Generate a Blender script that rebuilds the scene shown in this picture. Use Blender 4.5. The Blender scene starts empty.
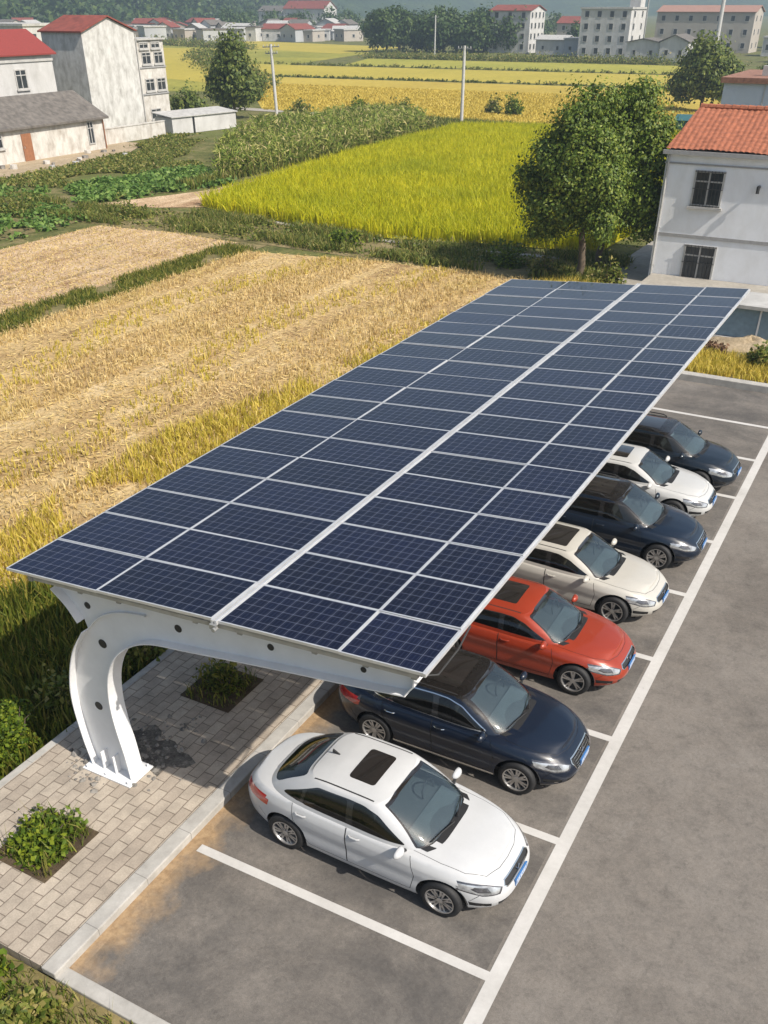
import bpy, bmesh, math, random
import numpy as np
from mathutils import Vector, Matrix
from mathutils.bvhtree import BVHTree
from mathutils.geometry import tessellate_polygon

rng = np.random.default_rng(7)
random.seed(7)
R = math.radians
sc = bpy.context.scene
col = sc.collection

# ------------------------------------------------------------------ camera
CAM_H = 10.3
cam_d = bpy.data.cameras.new('camera')
cam = bpy.data.objects.new('camera', cam_d)
col.objects.link(cam)
cam.location = (0, 0, CAM_H)
cam.rotation_euler = (R(90 - 35.766), 0, R(28.424))
cam_d.sensor_fit = 'VERTICAL'
cam_d.sensor_height = 36.0
cam_d.lens = 910.0 / 1024.0 * 36.0
cam_d.shift_y = 148.0 / 1024.0          # the photograph is the upper part of a taller frame
cam_d.clip_start = 0.1
cam_d.clip_end = 6000
sc.camera = cam

# ------------------------------------------------------------------ light
SUN_EL, SUN_TO = 45.0, Vector((1.0, -0.15, 1.0))
w = bpy.data.worlds.new('World')
sc.world = w
w.use_nodes = True
nt = w.node_tree
nt.nodes.clear()
sky = nt.nodes.new('ShaderNodeTexSky')
sky.sky_type = 'NISHITA'
sky.sun_disc = False
sky.sun_elevation = R(SUN_EL)
sky.sun_rotation = R(98.5)
sky.air_density = 1.0
sky.dust_density = 2.5
bg = nt.nodes.new('ShaderNodeBackground')
bg.inputs['Strength'].default_value = 0.092
wo = nt.nodes.new('ShaderNodeOutputWorld')
nt.links.new(sky.outputs[0], bg.inputs[0])
nt.links.new(bg.outputs[0], wo.inputs[0])
sun_d = bpy.data.lights.new('sun', 'SUN')
sun_d.energy = 4.9
sun_d.angle = R(0.5)
sun_d.color = (1.0, 0.935, 0.84)
sun = bpy.data.objects.new('sun', sun_d)
sun.rotation_euler = SUN_TO.to_track_quat('Z', 'Y').to_euler()
sun.location = (30, -10, 60)
col.objects.link(sun)
vs = sc.view_settings
vs.view_transform = 'Standard'
vs.look = 'None'
vs.exposure = 0.56
vs.gamma = 1.0
vs.use_curve_mapping = False
sc.cycles.volume_bounces = 0
sc.cycles.max_bounces = 6
sc.cycles.transparent_max_bounces = 12

# ------------------------------------------------------------------ materials
def nodes(name):
    m = bpy.data.materials.new(name)
    m.use_nodes = True
    n = m.node_tree
    return m, n, n.nodes['Principled BSDF']

def tex_coord(n, kind='Object'):
    return n.nodes.new('ShaderNodeTexCoord').outputs[kind]

def noise(n, vec, scale, detail=6, rough=.6, dist=0):
    t = n.nodes.new('ShaderNodeTexNoise')
    t.inputs['Scale'].default_value = scale
    t.inputs['Detail'].default_value = detail
    t.inputs['Roughness'].default_value = rough
    t.inputs['Distortion'].default_value = dist
    n.links.new(vec, t.inputs['Vector'])
    return t.outputs['Fac']

def ramp(n, fac, stops):
    r = n.nodes.new('ShaderNodeValToRGB')
    e = r.color_ramp.elements
    while len(e) < len(stops):
        e.new(0.5)
    for el, (p, c) in zip(e, stops):
        el.position = p
        el.color = (*c, 1) if len(c) == 3 else c
    n.links.new(fac, r.inputs[0])
    return r.outputs[0]

def mixc(n, fac, a, b, mode='MIX'):
    m = n.nodes.new('ShaderNodeMix')
    m.data_type = 'RGBA'
    m.blend_type = mode
    for sock, v in ((m.inputs[0], fac), (m.inputs[6], a), (m.inputs[7], b)):
        if isinstance(v, (int, float)):
            sock.default_value = v
        elif isinstance(v, tuple):
            sock.default_value = (*v, 1)
        else:
            n.links.new(v, sock)
    return m.outputs[2]

def math_n(n, op, a, b=0.0, c=None):
    m = n.nodes.new('ShaderNodeMath')
    m.operation = op
    for i, v in enumerate((a, b, c)):
        if v is None:
            continue
        if isinstance(v, (int, float)):
            m.inputs[i].default_value = v
        else:
            n.links.new(v, m.inputs[i])
    return m.outputs[0]

def bump(n, b, h, strength=.3, dist=.02):
    bp = n.nodes.new('ShaderNodeBump')
    bp.inputs['Strength'].default_value = strength
    bp.inputs['Distance'].default_value = dist
    n.links.new(h, bp.inputs['Height'])
    n.links.new(bp.outputs[0], b.inputs['Normal'])

def plain(name, c, rough=.6, metal=0., var=.15, scale=6., bmp=0., coat=0., spec=None):
    m, n, b = nodes(name)
    v = tex_coord(n)
    f = noise(n, v, scale)
    lo = tuple(x * (1 - var) for x in c)
    hi = tuple(min(1, x * (1 + var)) for x in c)
    n.links.new(ramp(n, f, [(.3, lo), (.7, hi)]), b.inputs['Base Color'])
    b.inputs['Roughness'].default_value = rough
    b.inputs['Metallic'].default_value = metal
    if spec is not None:
        b.inputs['Specular IOR Level'].default_value = spec
    if coat:
        b.inputs['Coat Weight'].default_value = coat
        b.inputs['Coat Roughness'].default_value = .04
    if bmp:
        bump(n, b, noise(n, v, scale * 6), bmp)
    return m

def ground_mat(name, stops, scale, fine_scale, fine_amt=.5, rough=.95, bmp=.5, big=None, bd=.05):
    """two octaves of noise; big = (scale, colour, low, high) adds large patches"""
    m, n, b = nodes(name)
    v = tex_coord(n)
    c = ramp(n, noise(n, v, scale, 8, .65), stops)
    f = noise(n, v, fine_scale, 6, .7)
    g = ramp(n, f, [(.25, (1 - fine_amt,) * 3), (.75, (1 + fine_amt * .4,) * 3)])
    c = mixc(n, 1.0, c, g, 'MULTIPLY')
    if big:
        s, bc, lo, hi = big
        k = ramp(n, noise(n, v, s, 4, .6), [(lo, (0, 0, 0)), (hi, (1, 1, 1))])
        c = mixc(n, k, c, bc)
    n.links.new(c, b.inputs['Base Color'])
    b.inputs['Roughness'].default_value = rough
    b.inputs['Specular IOR Level'].default_value = .25
    if bmp:
        bump(n, b, f, bmp, bd)
    return m

def leaf_mat(name, stops, rough=.55, trans=.25, patch=None):
    """colour differs leaf by leaf (mesh island)"""
    m, n, b = nodes(name)
    g = n.nodes.new('ShaderNodeNewGeometry')
    c = ramp(n, g.outputs['Random Per Island'], stops)
    if patch:
        s, pc, lo, hi = patch
        k = ramp(n, noise(n, tex_coord(n), s, 4, .6), [(lo, (0, 0, 0)), (hi, (1, 1, 1))])
        c = mixc(n, k, c, mixc(n, .6, c, pc))
    n.links.new(c, b.inputs['Base Color'])
    b.inputs['Roughness'].default_value = rough
    b.inputs['Specular IOR Level'].default_value = .3
    t = n.nodes.new('ShaderNodeBsdfTranslucent')
    n.links.new(c, t.inputs['Color'])
    mx = n.nodes.new('ShaderNodeMixShader')
    mx.inputs[0].default_value = trans
    n.links.new(b.outputs[0], mx.inputs[1])
    n.links.new(t.outputs[0], mx.inputs[2])
    n.links.new(mx.outputs[0], n.nodes['Material Output'].inputs[0])
    return m

M = {}
# asphalt: pale worn tarmac, sandy along the kerb, a few cracks and stains
def make_asphalt():
    m, n, b = nodes('asphalt')
    v = tex_coord(n)
    big = noise(n, v, .30, 9, .72, .3)
    c = ramp(n, big, [(.30, (.124, .110, .096)), (.5, (.166, .149, .131)), (.72, (.206, .187, .166))])
    mid = noise(n, v, 3.1, 10, .78, .3)
    c = mixc(n, 1., c, ramp(n, mid, [(.28, (.66, .65, .65)), (.45, (.97, .97, .97)), (.72, (1.22, 1.2, 1.18))]), 'MULTIPLY')
    fine = noise(n, v, 60, 3, .7)
    c = mixc(n, 1., c, ramp(n, fine, [(.3, (.80, .80, .80)), (.7, (1.15, 1.15, 1.15))]), 'MULTIPLY')
    sx = n.nodes.new('ShaderNodeSeparateXYZ')
    n.links.new(v, sx.inputs[0])
    # old oil and damp stains lie in the parking bays
    st = ramp(n, noise(n, v, .42, 11, .74, .4), [(.42, (0, 0, 0)), (.62, (1, 1, 1))])
    inb = math_n(n, 'MULTIPLY', math_n(n, 'LESS_THAN', sx.outputs[0], -2.3), math_n(n, 'GREATER_THAN', sx.outputs[0], -7.0))
    c = mixc(n, math_n(n, 'MULTIPLY', st, math_n(n, 'MULTIPLY', inb, .72)), c, (.066, .062, .059))
    # sand washed against the kerb
    d1 = math_n(n, 'ADD', sx.outputs[0], 7.15)
    wob = noise(n, v, 1.1, 6, .65)
    e1 = math_n(n, 'SUBTRACT', math_n(n, 'MULTIPLY', wob, 1.5), math_n(n, 'MULTIPLY', d1, .95))
    k1 = ramp(n, e1, [(.18, (0, 0, 0)), (.62, (1, 1, 1))])
    c = mixc(n, math_n(n, 'MULTIPLY', k1, .85), c, ramp(n, noise(n, v, 9, 5), [(.3, (.26, .165, .085)), (.7, (.40, .275, .15))]))
    # tyre tracks worn into every bay
    ph = math_n(n, 'FRACT', math_n(n, 'DIVIDE', math_n(n, 'SUBTRACT', sx.outputs[1], 7.0), 2.69))
    tk = math_n(n, 'ABSOLUTE', math_n(n, 'SUBTRACT', math_n(n, 'ABSOLUTE', math_n(n, 'SUBTRACT', ph, .5)), .28))
    tr = ramp(n, math_n(n, 'ADD', tk, math_n(n, 'MULTIPLY', noise(n, v, 2.2, 6, .7), .10)), [(.04, (1, 1, 1)), (.15, (0, 0, 0))])
    c = mixc(n, math_n(n, 'MULTIPLY', math_n(n, 'MULTIPLY', tr, inb), .30), c, (.060, .057, .054))
    # exposed stone and small dark pits
    vo = n.nodes.new('ShaderNodeTexVoronoi')
    vo.inputs['Scale'].default_value = 26
    n.links.new(v, vo.inputs['Vector'])
    sp = ramp(n, vo.outputs['Color'], [(.0, (.74, .73, .72)), (.5, (1, 1, 1)), (1, (1.25, 1.24, 1.22))])
    c = mixc(n, .45, c, sp, 'MULTIPLY')
    pits = ramp(n, noise(n, v, 5.5, 10, .85), [(.33, (1, 1, 1)), (.39, (0, 0, 0))])
    c = mixc(n, math_n(n, 'MULTIPLY', pits, .55), c, (.06, .055, .05))
    scuff = ramp(n, noise(n, v, .9, 10, .8, 1.5), [(.60, (0, 0, 0)), (.72, (1, 1, 1))])
    c = mixc(n, math_n(n, 'MULTIPLY', scuff, .45), c, (.30, .285, .26))
    n.links.new(c, b.inputs['Base Color'])
    b.inputs['Roughness'].default_value = .88
    b.inputs['Specular IOR Level'].default_value = .3
    bump(n, b, fine, .35, .006)
    return m
M['asphalt'] = make_asphalt()

def make_paint_line():
    m, n, b = nodes('road_paint')
    v = tex_coord(n)
    f = noise(n, v, 9, 9, .75)
    c = ramp(n, f, [(.30, (.26, .245, .225)), (.39, (.42, .405, .385)), (.7, (.52, .505, .48))])
    c = mixc(n, .5, c, ramp(n, noise(n, v, 1.2, 5), [(.3, (.42, .40, .37)), (.7, (.60, .58, .55))]))
    n.links.new(c, b.inputs['Base Color'])
    b.inputs['Roughness'].default_value = .8
    return m
M['line'] = make_paint_line()

def make_paver():
    m, n, b = nodes('concrete_pavers')
    v = tex_coord(n)
    mp = n.nodes.new('ShaderNodeMapping')
    mp.inputs['Rotation'].default_value = (0, 0, R(90))
    n.links.new(v, mp.inputs[0])
    wv = n.nodes.new('ShaderNodeVectorMath'); wv.operation = 'MULTIPLY_ADD'
    nz = n.nodes.new('ShaderNodeTexNoise'); nz.inputs['Scale'].default_value = 2.2
    n.links.new(v, nz.inputs['Vector'])
    n.links.new(nz.outputs['Color'], wv.inputs[0])
    wv.inputs[1].default_value = (.05, .05, 0)
    n.links.new(mp.outputs[0], wv.inputs[2])
    br = n.nodes.new('ShaderNodeTexBrick')
    br.offset = .5
    br.inputs['Scale'].default_value = 1.0
    br.inputs['Brick Width'].default_value = .33
    br.inputs['Row Height'].default_value = .20
    br.inputs['Mortar Size'].default_value = .009
    br.inputs['Mortar Smooth'].default_value = .25
    br.inputs['Color1'].default_value = (.34, .29, .235, 1)
    br.inputs['Color2'].default_value = (.43, .375, .305, 1)
    br.inputs['Mortar'].default_value = (.19, .155, .12, 1)
    n.links.new(wv.outputs[0], br.inputs['Vector'])
    c = mixc(n, 1., br.outputs['Color'], ramp(n, noise(n, v, 2.6, 8, .7), [(.3, (.72, .71, .70)), (.7, (1.16, 1.14, 1.12))]), 'MULTIPLY')
    c = mixc(n, 1., c, ramp(n, noise(n, v, 40, 4, .7), [(.3, (.82, .82, .82)), (.7, (1.12, 1.12, 1.12))]), 'MULTIPLY')
    n.links.new(c, b.inputs['Base Color'])
    b.inputs['Roughness'].default_value = .9
    inv = math_n(n, 'SUBTRACT', 1.0, br.outputs['Fac'])
    bump(n, b, inv, .6, .012)
    return m
M['paver'] = make_paver()

def make_kerb():
    m, n, b = nodes('kerb_concrete')
    v = tex_coord(n)
    c = ramp(n, noise(n, v, 3, 8, .7), [(.3, (.29, .275, .25)), (.7, (.44, .42, .385))])
    sx = n.nodes.new('ShaderNodeSeparateXYZ')
    n.links.new(v, sx.inputs[0])
    fr = math_n(n, 'FRACT', math_n(n, 'ADD', sx.outputs[1], math_n(n, 'MULTIPLY', sx.outputs[0], .01)))
    j = math_n(n, 'LESS_THAN', fr, .012)
    c = mixc(n, math_n(n, 'MULTIPLY', j, .7), c, (.14, .13, .12))
    n.links.new(c, b.inputs['Base Color'])
    b.inputs['Roughness'].default_value = .9
    bump(n, b, noise(n, v, 30), .2, .01)
    return m
M['kerb'] = make_kerb()

M['terrain'] = ground_mat('grassy_soil', [(.3, (.065, .085, .018)), (.5, (.14, .14, .04)), (.68, (.26, .21, .095))], .8, 5, .65, big=(.12, (.11, .13, .028), .48, .70), bmp=.9)
def field_soil(name, stops, streak_scale, furrow=None):
    m, n, b = nodes(name)
    v = tex_coord(n)
    mp = n.nodes.new('ShaderNodeMapping'); mp.inputs['Scale'].default_value = (1, .10, 1)
    n.links.new(v, mp.inputs[0])
    st = noise(n, mp.outputs[0], streak_scale, 6, .65, .6)
    bl = noise(n, v, .7, 8, .7, .5)
    c = ramp(n, math_n(n, 'ADD', math_n(n, 'MULTIPLY', st, .55), math_n(n, 'MULTIPLY', bl, .45)), stops)
    f = noise(n, v, 7, 8, .75)
    c = mixc(n, 1., c, ramp(n, f, [(.3, (.42, .38, .34)), (.5, (.95, .95, .95)), (.7, (1.3, 1.28, 1.22))]), 'MULTIPLY')
    if furrow:
        k = ramp(n, noise(n, mp.outputs[0], furrow, 3, .5, .8), [(.60, (0, 0, 0)), (.68, (.75, .75, .75))])
        c = mixc(n, k, c, (.15, .105, .06))
    n.links.new(c, b.inputs['Base Color'])
    b.inputs['Roughness'].default_value = .97
    b.inputs['Specular IOR Level'].default_value = .2
    bump(n, b, f, .9, .09)
    return m
M['stubble'] = field_soil('straw_soil', [(.36, (.27, .17, .08)), (.48, (.47, .325, .15)), (.56, (.57, .42, .21)), (.66, (.67, .52, .31))], 1.1)
M['stubble_dry'] = field_soil('dry_tilled_soil', [(.36, (.30, .18, .10)), (.48, (.50, .35, .21)), (.62, (.66, .50, .33))], .8, 1.3)
M['rice_soil'] = ground_mat('rice_underlayer', [(.3, (.32, .28, .015)), (.7, (.42, .36, .02))], .6, 8, .4)
M['gold'] = ground_mat('ripe_rice_far', [(.3, (.38, .275, .045)), (.5, (.44, .33, .055)), (.7, (.49, .37, .07))], .06, 1.3, .28, bmp=.4, bd=.2, big=(.03, (.40, .31, .05), .5, .7))
M['yellow_far'] = ground_mat('yellow_rice_far', [(.3, (.36, .30, .045)), (.7, (.45, .36, .06))], .05, 1.2, .28, bmp=.4, bd=.2)
M['green_far'] = ground_mat('green_crop_far', [(.3, (.27, .27, .04)), (.7, (.38, .34, .055))], .05, 1.0, .35, bmp=.4, bd=.2)
M['yellow_green'] = ground_mat('yellow_green_far', [(.3, (.20, .21, .035)), (.5, (.30, .28, .045)), (.7, (.38, .33, .06))], .035, .7, .4, bmp=.4, bd=.2)
M['weed_soil'] = ground_mat('weedy_bank', [(.3, (.10, .10, .03)), (.55, (.24, .19, .085)), (.75, (.36, .28, .15))], .7, 6, .5)
M['dirt'] = ground_mat('planter_soil', [(.3, (.06, .042, .026)), (.7, (.13, .095, .055))], 3, 20, .5)
M['path'] = ground_mat('concrete_path', [(.3, (.30, .275, .235)), (.7, (.42, .385, .33))], .6, 5, .3, bmp=.2)
M['sand'] = ground_mat('sandy_rubble', [(.3, (.34, .26, .16)), (.7, (.50, .40, .27))], 1.2, 9, .5)

L_RICE = leaf_mat('rice_leaf', [(0, (.36, .39, .006)), (.5, (.55, .535, .010)), (1, (.69, .60, .02))], trans=.45, patch=(.12, (.33, .37, .010), .45, .7))
L_GOLD = leaf_mat('ripe_ear', [(0, (.50, .385, .065)), (1, (.60, .465, .095))], trans=.3)
L_STRAW = leaf_mat('straw', [(0, (.42, .285, .105)), (.5, (.57, .42, .17)), (1, (.69, .54, .26))], trans=.2, patch=(.35, (.48, .38, .12), .5, .75))
L_YGRASS = leaf_mat('yellow_grass', [(0, (.38, .33, .035)), (.5, (.60, .48, .075)), (1, (.72, .56, .14))], trans=.4)
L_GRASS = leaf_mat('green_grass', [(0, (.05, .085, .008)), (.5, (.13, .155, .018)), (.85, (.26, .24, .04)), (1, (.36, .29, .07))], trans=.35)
L_WEED = leaf_mat('weed_leaf', [(0, (.065, .10, .014)), (.5, (.15, .18, .028)), (.85, (.27, .25, .06)), (1, (.36, .29, .11))], trans=.35)
L_BUSH = leaf_mat('bush_leaf', [(0, (.045, .085, .008)), (.6, (.12, .18, .014)), (1, (.24, .28, .02))], trans=.35)
L_VEG = leaf_mat('vegetable_leaf', [(0, (.06, .125, .02)), (.6, (.12, .21, .035)), (1, (.24, .33, .08))], trans=.3)
L_CORN = leaf_mat('corn_leaf', [(0, (.11, .17, .018)), (.45, (.24, .30, .045)), (.75, (.40, .40, .10)), (1, (.60, .50, .24))], trans=.35)
L_TREE = leaf_mat('camphor_leaf', [(0, (.05, .088, .010)), (.5, (.105, .16, .017)), (.85, (.185, .235, .03)), (1, (.27, .30, .055))], rough=.5, trans=.24)
L_TREE2 = leaf_mat('poplar_leaf', [(0, (.06, .095, .016)), (.6, (.125, .16, .028)), (1, (.22, .24, .05))], trans=.3)
L_WOOD = leaf_mat('grove_leaf', [(0, (.026, .055, .012)), (.6, (.052, .092, .018)), (1, (.10, .14, .028))], trans=.25)
M['bark'] = plain('bark', (.12, .09, .062), .9, var=.4, scale=8, bmp=.6)

M['white_metal'] = plain('white_painted_steel', (.72, .72, .72), .38, var=.05, scale=3)
M['alu'] = plain('aluminium', (.66, .66, .66), .42, metal=.5, var=.1)
M['galv'] = plain('galvanised_steel', (.36, .36, .35), .5, metal=.6, var=.15)
M['black'] = plain('black_rubber', (.014, .014, .015), .7)
M['dark'] = plain('dark_plastic', (.02, .02, .021), .5)

def plaster(name, c, dirt, amt=.6, scale=.5):
    m, n, b = nodes(name)
    v = tex_coord(n)
    mp = n.nodes.new('ShaderNodeMapping')
    mp.inputs['Scale'].default_value = (1, 1, .55)
    n.links.new(v, mp.inputs[0])
    k = ramp(n, noise(n, mp.outputs[0], scale * 3, 8, .68, .3), [(.42, (0, 0, 0)), (.72, (1, 1, 1))])
    base = ramp(n, noise(n, v, scale, 6, .6), [(.3, tuple(x * .88 for x in c)), (.7, c)])
    n.links.new(mixc(n, math_n(n, 'MULTIPLY', k, amt), base, dirt), b.inputs['Base Color'])
    b.inputs['Roughness'].default_value = .9
    bump(n, b, noise(n, v, 14, 5), .15, .02)
    return m
M['wall_white'] = plaster('white_render', (.78, .79, .81), (.52, .51, .48), .4)
M['wall_dirty'] = plaster('weathered_white_render', (.60, .575, .53), (.27, .23, .185), .85)
M['wall_grey'] = plaster('grey_cement', (.60, .59, .56), (.26, .245, .22), .9)
M['wall_blue'] = plaster('pale_blue_render', (.55, .60, .66), (.42, .46, .50), .4)
M['wall_far'] = plaster('far_white_render', (.54, .53, .515), (.33, .32, .30), .75, .25)
M['wall_far_grey'] = plaster('far_grey_render', (.42, .43, .44), (.30, .30, .30), .5, .1)
M['wall_far_tan'] = plaster('far_tan_render', (.42, .38, .33), (.28, .24, .21), .5, .1)
M['band'] = plain('grey_band', (.30, .295, .29), .9)
M['glass_dark'] = plain('window_glass', (.035, .04, .045), .12, var=.5, scale=2)
M['win_frame'] = plain('window_frame', (.38, .37, .35), .6)
M['red_roof'] = plain('red_roof', (.20, .050, .034), .8, var=.3, scale=1.5)
M['tile'] = plain('orange_tile', (.30, .100, .050), .85, var=.35, scale=5, bmp=.3)
M['grey_roof'] = plain('grey_tile_roof', (.13, .115, .10), .9, var=.4, scale=2, bmp=.5)
M['brown_door'] = plain('brown_door', (.26, .11, .05), .7)
M['blue_panel'] = plain('blue_panel', (.17, .25, .31), .4)
M['concrete'] = plain('pale_concrete', (.40, .39, .37), .9, var=.2, scale=2, bmp=.2)
M['pole'] = plain('pole_concrete', (.46, .45, .43), .85)
M['wire'] = plain('wire', (.03, .03, .03), .6)

def make_cells():
    m, n, b = nodes('solar_cells')
    uv = n.nodes.new('ShaderNodeUVMap')
    sx = n.nodes.new('ShaderNodeSeparateXYZ')
    n.links.new(uv.outputs[0], sx.inputs[0])
    fx = math_n(n, 'ABSOLUTE', math_n(n, 'SUBTRACT', math_n(n, 'FRACT', sx.outputs[0]), .5))
    fy = math_n(n, 'ABSOLUTE', math_n(n, 'SUBTRACT', math_n(n, 'FRACT', sx.outputs[1]), .5))
    line = math_n(n, 'GREATER_THAN', math_n(n, 'MAXIMUM', fx, fy), .474)
    diam = math_n(n, 'GREATER_THAN', math_n(n, 'ADD', fx, fy), .90)
    g = math_n(n, 'MAXIMUM', line, diam)
    bus = math_n(n, 'LESS_THAN', math_n(n, 'ABSOLUTE', math_n(n, 'SUBTRACT', math_n(n, 'FRACT', math_n(n, 'MULTIPLY', sx.outputs[0], 3.0)), .5)), .035)
    oi = n.nodes.new('ShaderNodeObjectInfo')
    cell = ramp(n, oi.outputs['Random'], [(0, (.0018, .0034, .0145)), (1, (.0040, .0064, .024))])
    cid = n.nodes.new('ShaderNodeTexWhiteNoise')
    fl = n.nodes.new('ShaderNodeVectorMath'); fl.operation = 'FLOOR'
    n.links.new(uv.outputs[0], fl.inputs[0])
    n.links.new(fl.outputs[0], cid.inputs['Vector'])
    cell = mixc(n, 1., cell, ramp(n, cid.outputs['Value'], [(0, (.8, .8, .85)), (1, (1.25, 1.25, 1.2))]), 'MULTIPLY')
    c = mixc(n, math_n(n, 'MULTIPLY', bus, .10), cell, (.30, .32, .38))
    c = mixc(n, math_n(n, 'MULTIPLY', g, .42), c, (.20, .215, .27))
    dust = ramp(n, noise(n, tex_coord(n), 2.5, 7, .7), [(.35, (0, 0, 0)), (.8, (.025, .025, .025))])
    c = mixc(n, dust, c, (.30, .29, .27))
    n.links.new(c, b.inputs['Base Color'])
    rr = ramp(n, noise(n, tex_coord(n), 1.7, 7, .7), [(.3, (.025, .025, .025)), (.75, (.07, .07, .07))])
    n.links.new(rr, b.inputs['Roughness'])
    b.inputs['IOR'].default_value = 1.33
    return m
M['cells'] = make_cells()

# ------------------------------------------------------------------ building helpers
class MB:
    def __init__(s):
        s.v = []; s.f = []; s.m = []; s.uv = None
    def add(s, vs, fs, mi=0):
        o = len(s.v)
        s.v += [tuple(p) for p in vs]
        s.f += [tuple(i + o for i in f) for f in fs]
        s.m += [mi] * len(fs)
    def box(s, x0, x1, y0, y1, z0, z1, mi=0):
        vs = [(x0, y0, z0), (x1, y0, z0), (x1, y1, z0), (x0, y1, z0), (x0, y0, z1), (x1, y0, z1), (x1, y1, z1), (x0, y1, z1)]
        s.add(vs, [(0, 3, 2, 1), (4, 5, 6, 7), (0, 1, 5, 4), (1, 2, 6, 5), (2, 3, 7, 6), (3, 0, 4, 7)], mi)
    def prism(s, poly, axis, a, b, mi=0):
        """poly of 2D points extruded along axis from a to b"""
        def P(p, t):
            return {'x': (t, p[0], p[1]), 'y': (p[0], t, p[1]), 'z': (p[0], p[1], t)}[axis]
        n = len(poly)
        s.add([P(p, a) for p in poly] + [P(p, b) for p in poly],
              [tuple(range(n))[::-1], tuple(range(n, 2 * n))] + [(i, (i + 1) % n, n + (i + 1) % n, n + i) for i in range(n)], mi)
    def tube(s, pts, rad, seg=8, mi=0, cap=True):
        pts = [Vector(p) for p in pts]
        if not hasattr(rad, '__len__'):
            rad = [rad] * len(pts)
        rings = []
        for i, p in enumerate(pts):
            d = (pts[min(i + 1, len(pts) - 1)] - pts[max(i - 1, 0)]).normalized()
            a = d.orthogonal().normalized() if abs(d.z) > .95 else d.cross(Vector((0, 0, 1))).normalized()
            b = d.cross(a)
            rings.append([p + (a * math.cos(2 * math.pi * k / seg) + b * math.sin(2 * math.pi * k / seg)) * rad[i] for k in range(seg)])
        vs = [v for r in rings for v in r]
        fs = [(i * seg + k, i * seg + (k + 1) % seg, (i + 1) * seg + (k + 1) % seg, (i + 1) * seg + k) for i in range(len(pts) - 1) for k in range(seg)]
        if cap:
            fs += [tuple(range(seg))[::-1], tuple((len(pts) - 1) * seg + k for k in range(seg))]
        s.add(vs, fs, mi)
    def build(s, name, mats, parent=None, smooth=False, loc=None):
        me = bpy.data.meshes.new(name)
        me.from_pydata(s.v, [], s.f)
        if not isinstance(mats, (list, tuple)):
            mats = [mats]
        for m in mats:
            me.materials.append(m)
        if len(mats) > 1:
            me.polygons.foreach_set('material_index', s.m)
        bm = bmesh.new(); bm.from_mesh(me)
        bmesh.ops.recalc_face_normals(bm, faces=bm.faces[:])
        bm.to_mesh(me); bm.free()
        if smooth:
            me.polygons.foreach_set('use_smooth', [True] * len(me.polygons))
        o = bpy.data.objects.new(name, me)
        col.objects.link(o)
        if parent:
            o.parent = parent
        if loc:
            o.location = loc
        return o

def np_mesh(name, verts, faces, mat, parent=None, smooth=False, kind=None):
    """verts (n,3), faces (m,k) arrays"""
    me = bpy.data.meshes.new(name)
    verts = np.ascontiguousarray(verts, dtype=np.float32)
    faces = np.ascontiguousarray(faces, dtype=np.int32)
    k = faces.shape[1]
    me.vertices.add(len(verts)); me.vertices.foreach_set('co', verts.ravel())
    me.loops.add(faces.size); me.loops.foreach_set('vertex_index', faces.ravel())
    me.polygons.add(len(faces))
    me.polygons.foreach_set('loop_start', np.arange(0, faces.size, k, dtype=np.int32))
    me.polygons.foreach_set('loop_total', np.full(len(faces), k, dtype=np.int32))
    if smooth:
        me.polygons.foreach_set('use_smooth', np.ones(len(faces), dtype=bool))
    me.materials.append(mat)
    me.update(calc_edges=True)
    o = bpy.data.objects.new(name, me)
    col.objects.link(o)
    if parent: o.parent = parent
    if kind: o['kind'] = kind
    return o

def tag(o, label=None, cat=None, group=None, kind=None):
    if label: o['label'] = label
    if cat: o['category'] = cat
    if group: o['group'] = group
    if kind: o['kind'] = kind
    return o

def empty(name, loc, label, cat, group=None, rz=0):
    o = bpy.data.objects.new(name, None)
    o.empty_display_size = .3
    col.objects.link(o)
    o.location = loc
    o.rotation_euler = (0, 0, rz)
    return tag(o, label, cat, group)

def sheet(name, poly, z, mat, kind='structure', label=None):
    """flat surface, cut into a fan-free n-gon"""
    mb = MB()
    mb.add([(x, y, z) for x, y in poly], [tuple(range(len(poly)))])
    o = mb.build(name, mat)
    if o.data.polygons[0].normal.z < 0:
        o.data.flip_normals()
    o['kind'] = kind
    if label: o['label'] = label
    return o

def in_poly(px, py, poly):
    c = np.zeros(len(px), bool)
    n = len(poly)
    for i in range(n):
        x0, y0 = poly[i]; x1, y1 = poly[(i + 1) % n]
        k = ((y0 > py) != (y1 > py)) & (px < (x1 - x0) * (py - y0) / (y1 - y0 + 1e-12) + x0)
        c ^= k
    return c

def scatter(poly, n, near=None):
    """n random points in a polygon; denser where nearer the point near"""
    xs = [p[0] for p in poly]; ys = [p[1] for p in poly]
    out = []
    tot = 0
    while tot < n:
        x = rng.uniform(min(xs), max(xs), n * 2); y = rng.uniform(min(ys), max(ys), n * 2)
        k = in_poly(x, y, poly)
        if near is not None:
            d = np.hypot(x, y)
            k &= rng.uniform(0, 1, len(x)) < (near / np.maximum(d, near)) ** 1.5
        out.append(np.c_[x[k], y[k]]); tot += k.sum()
    return np.concatenate(out)[:n]

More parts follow.
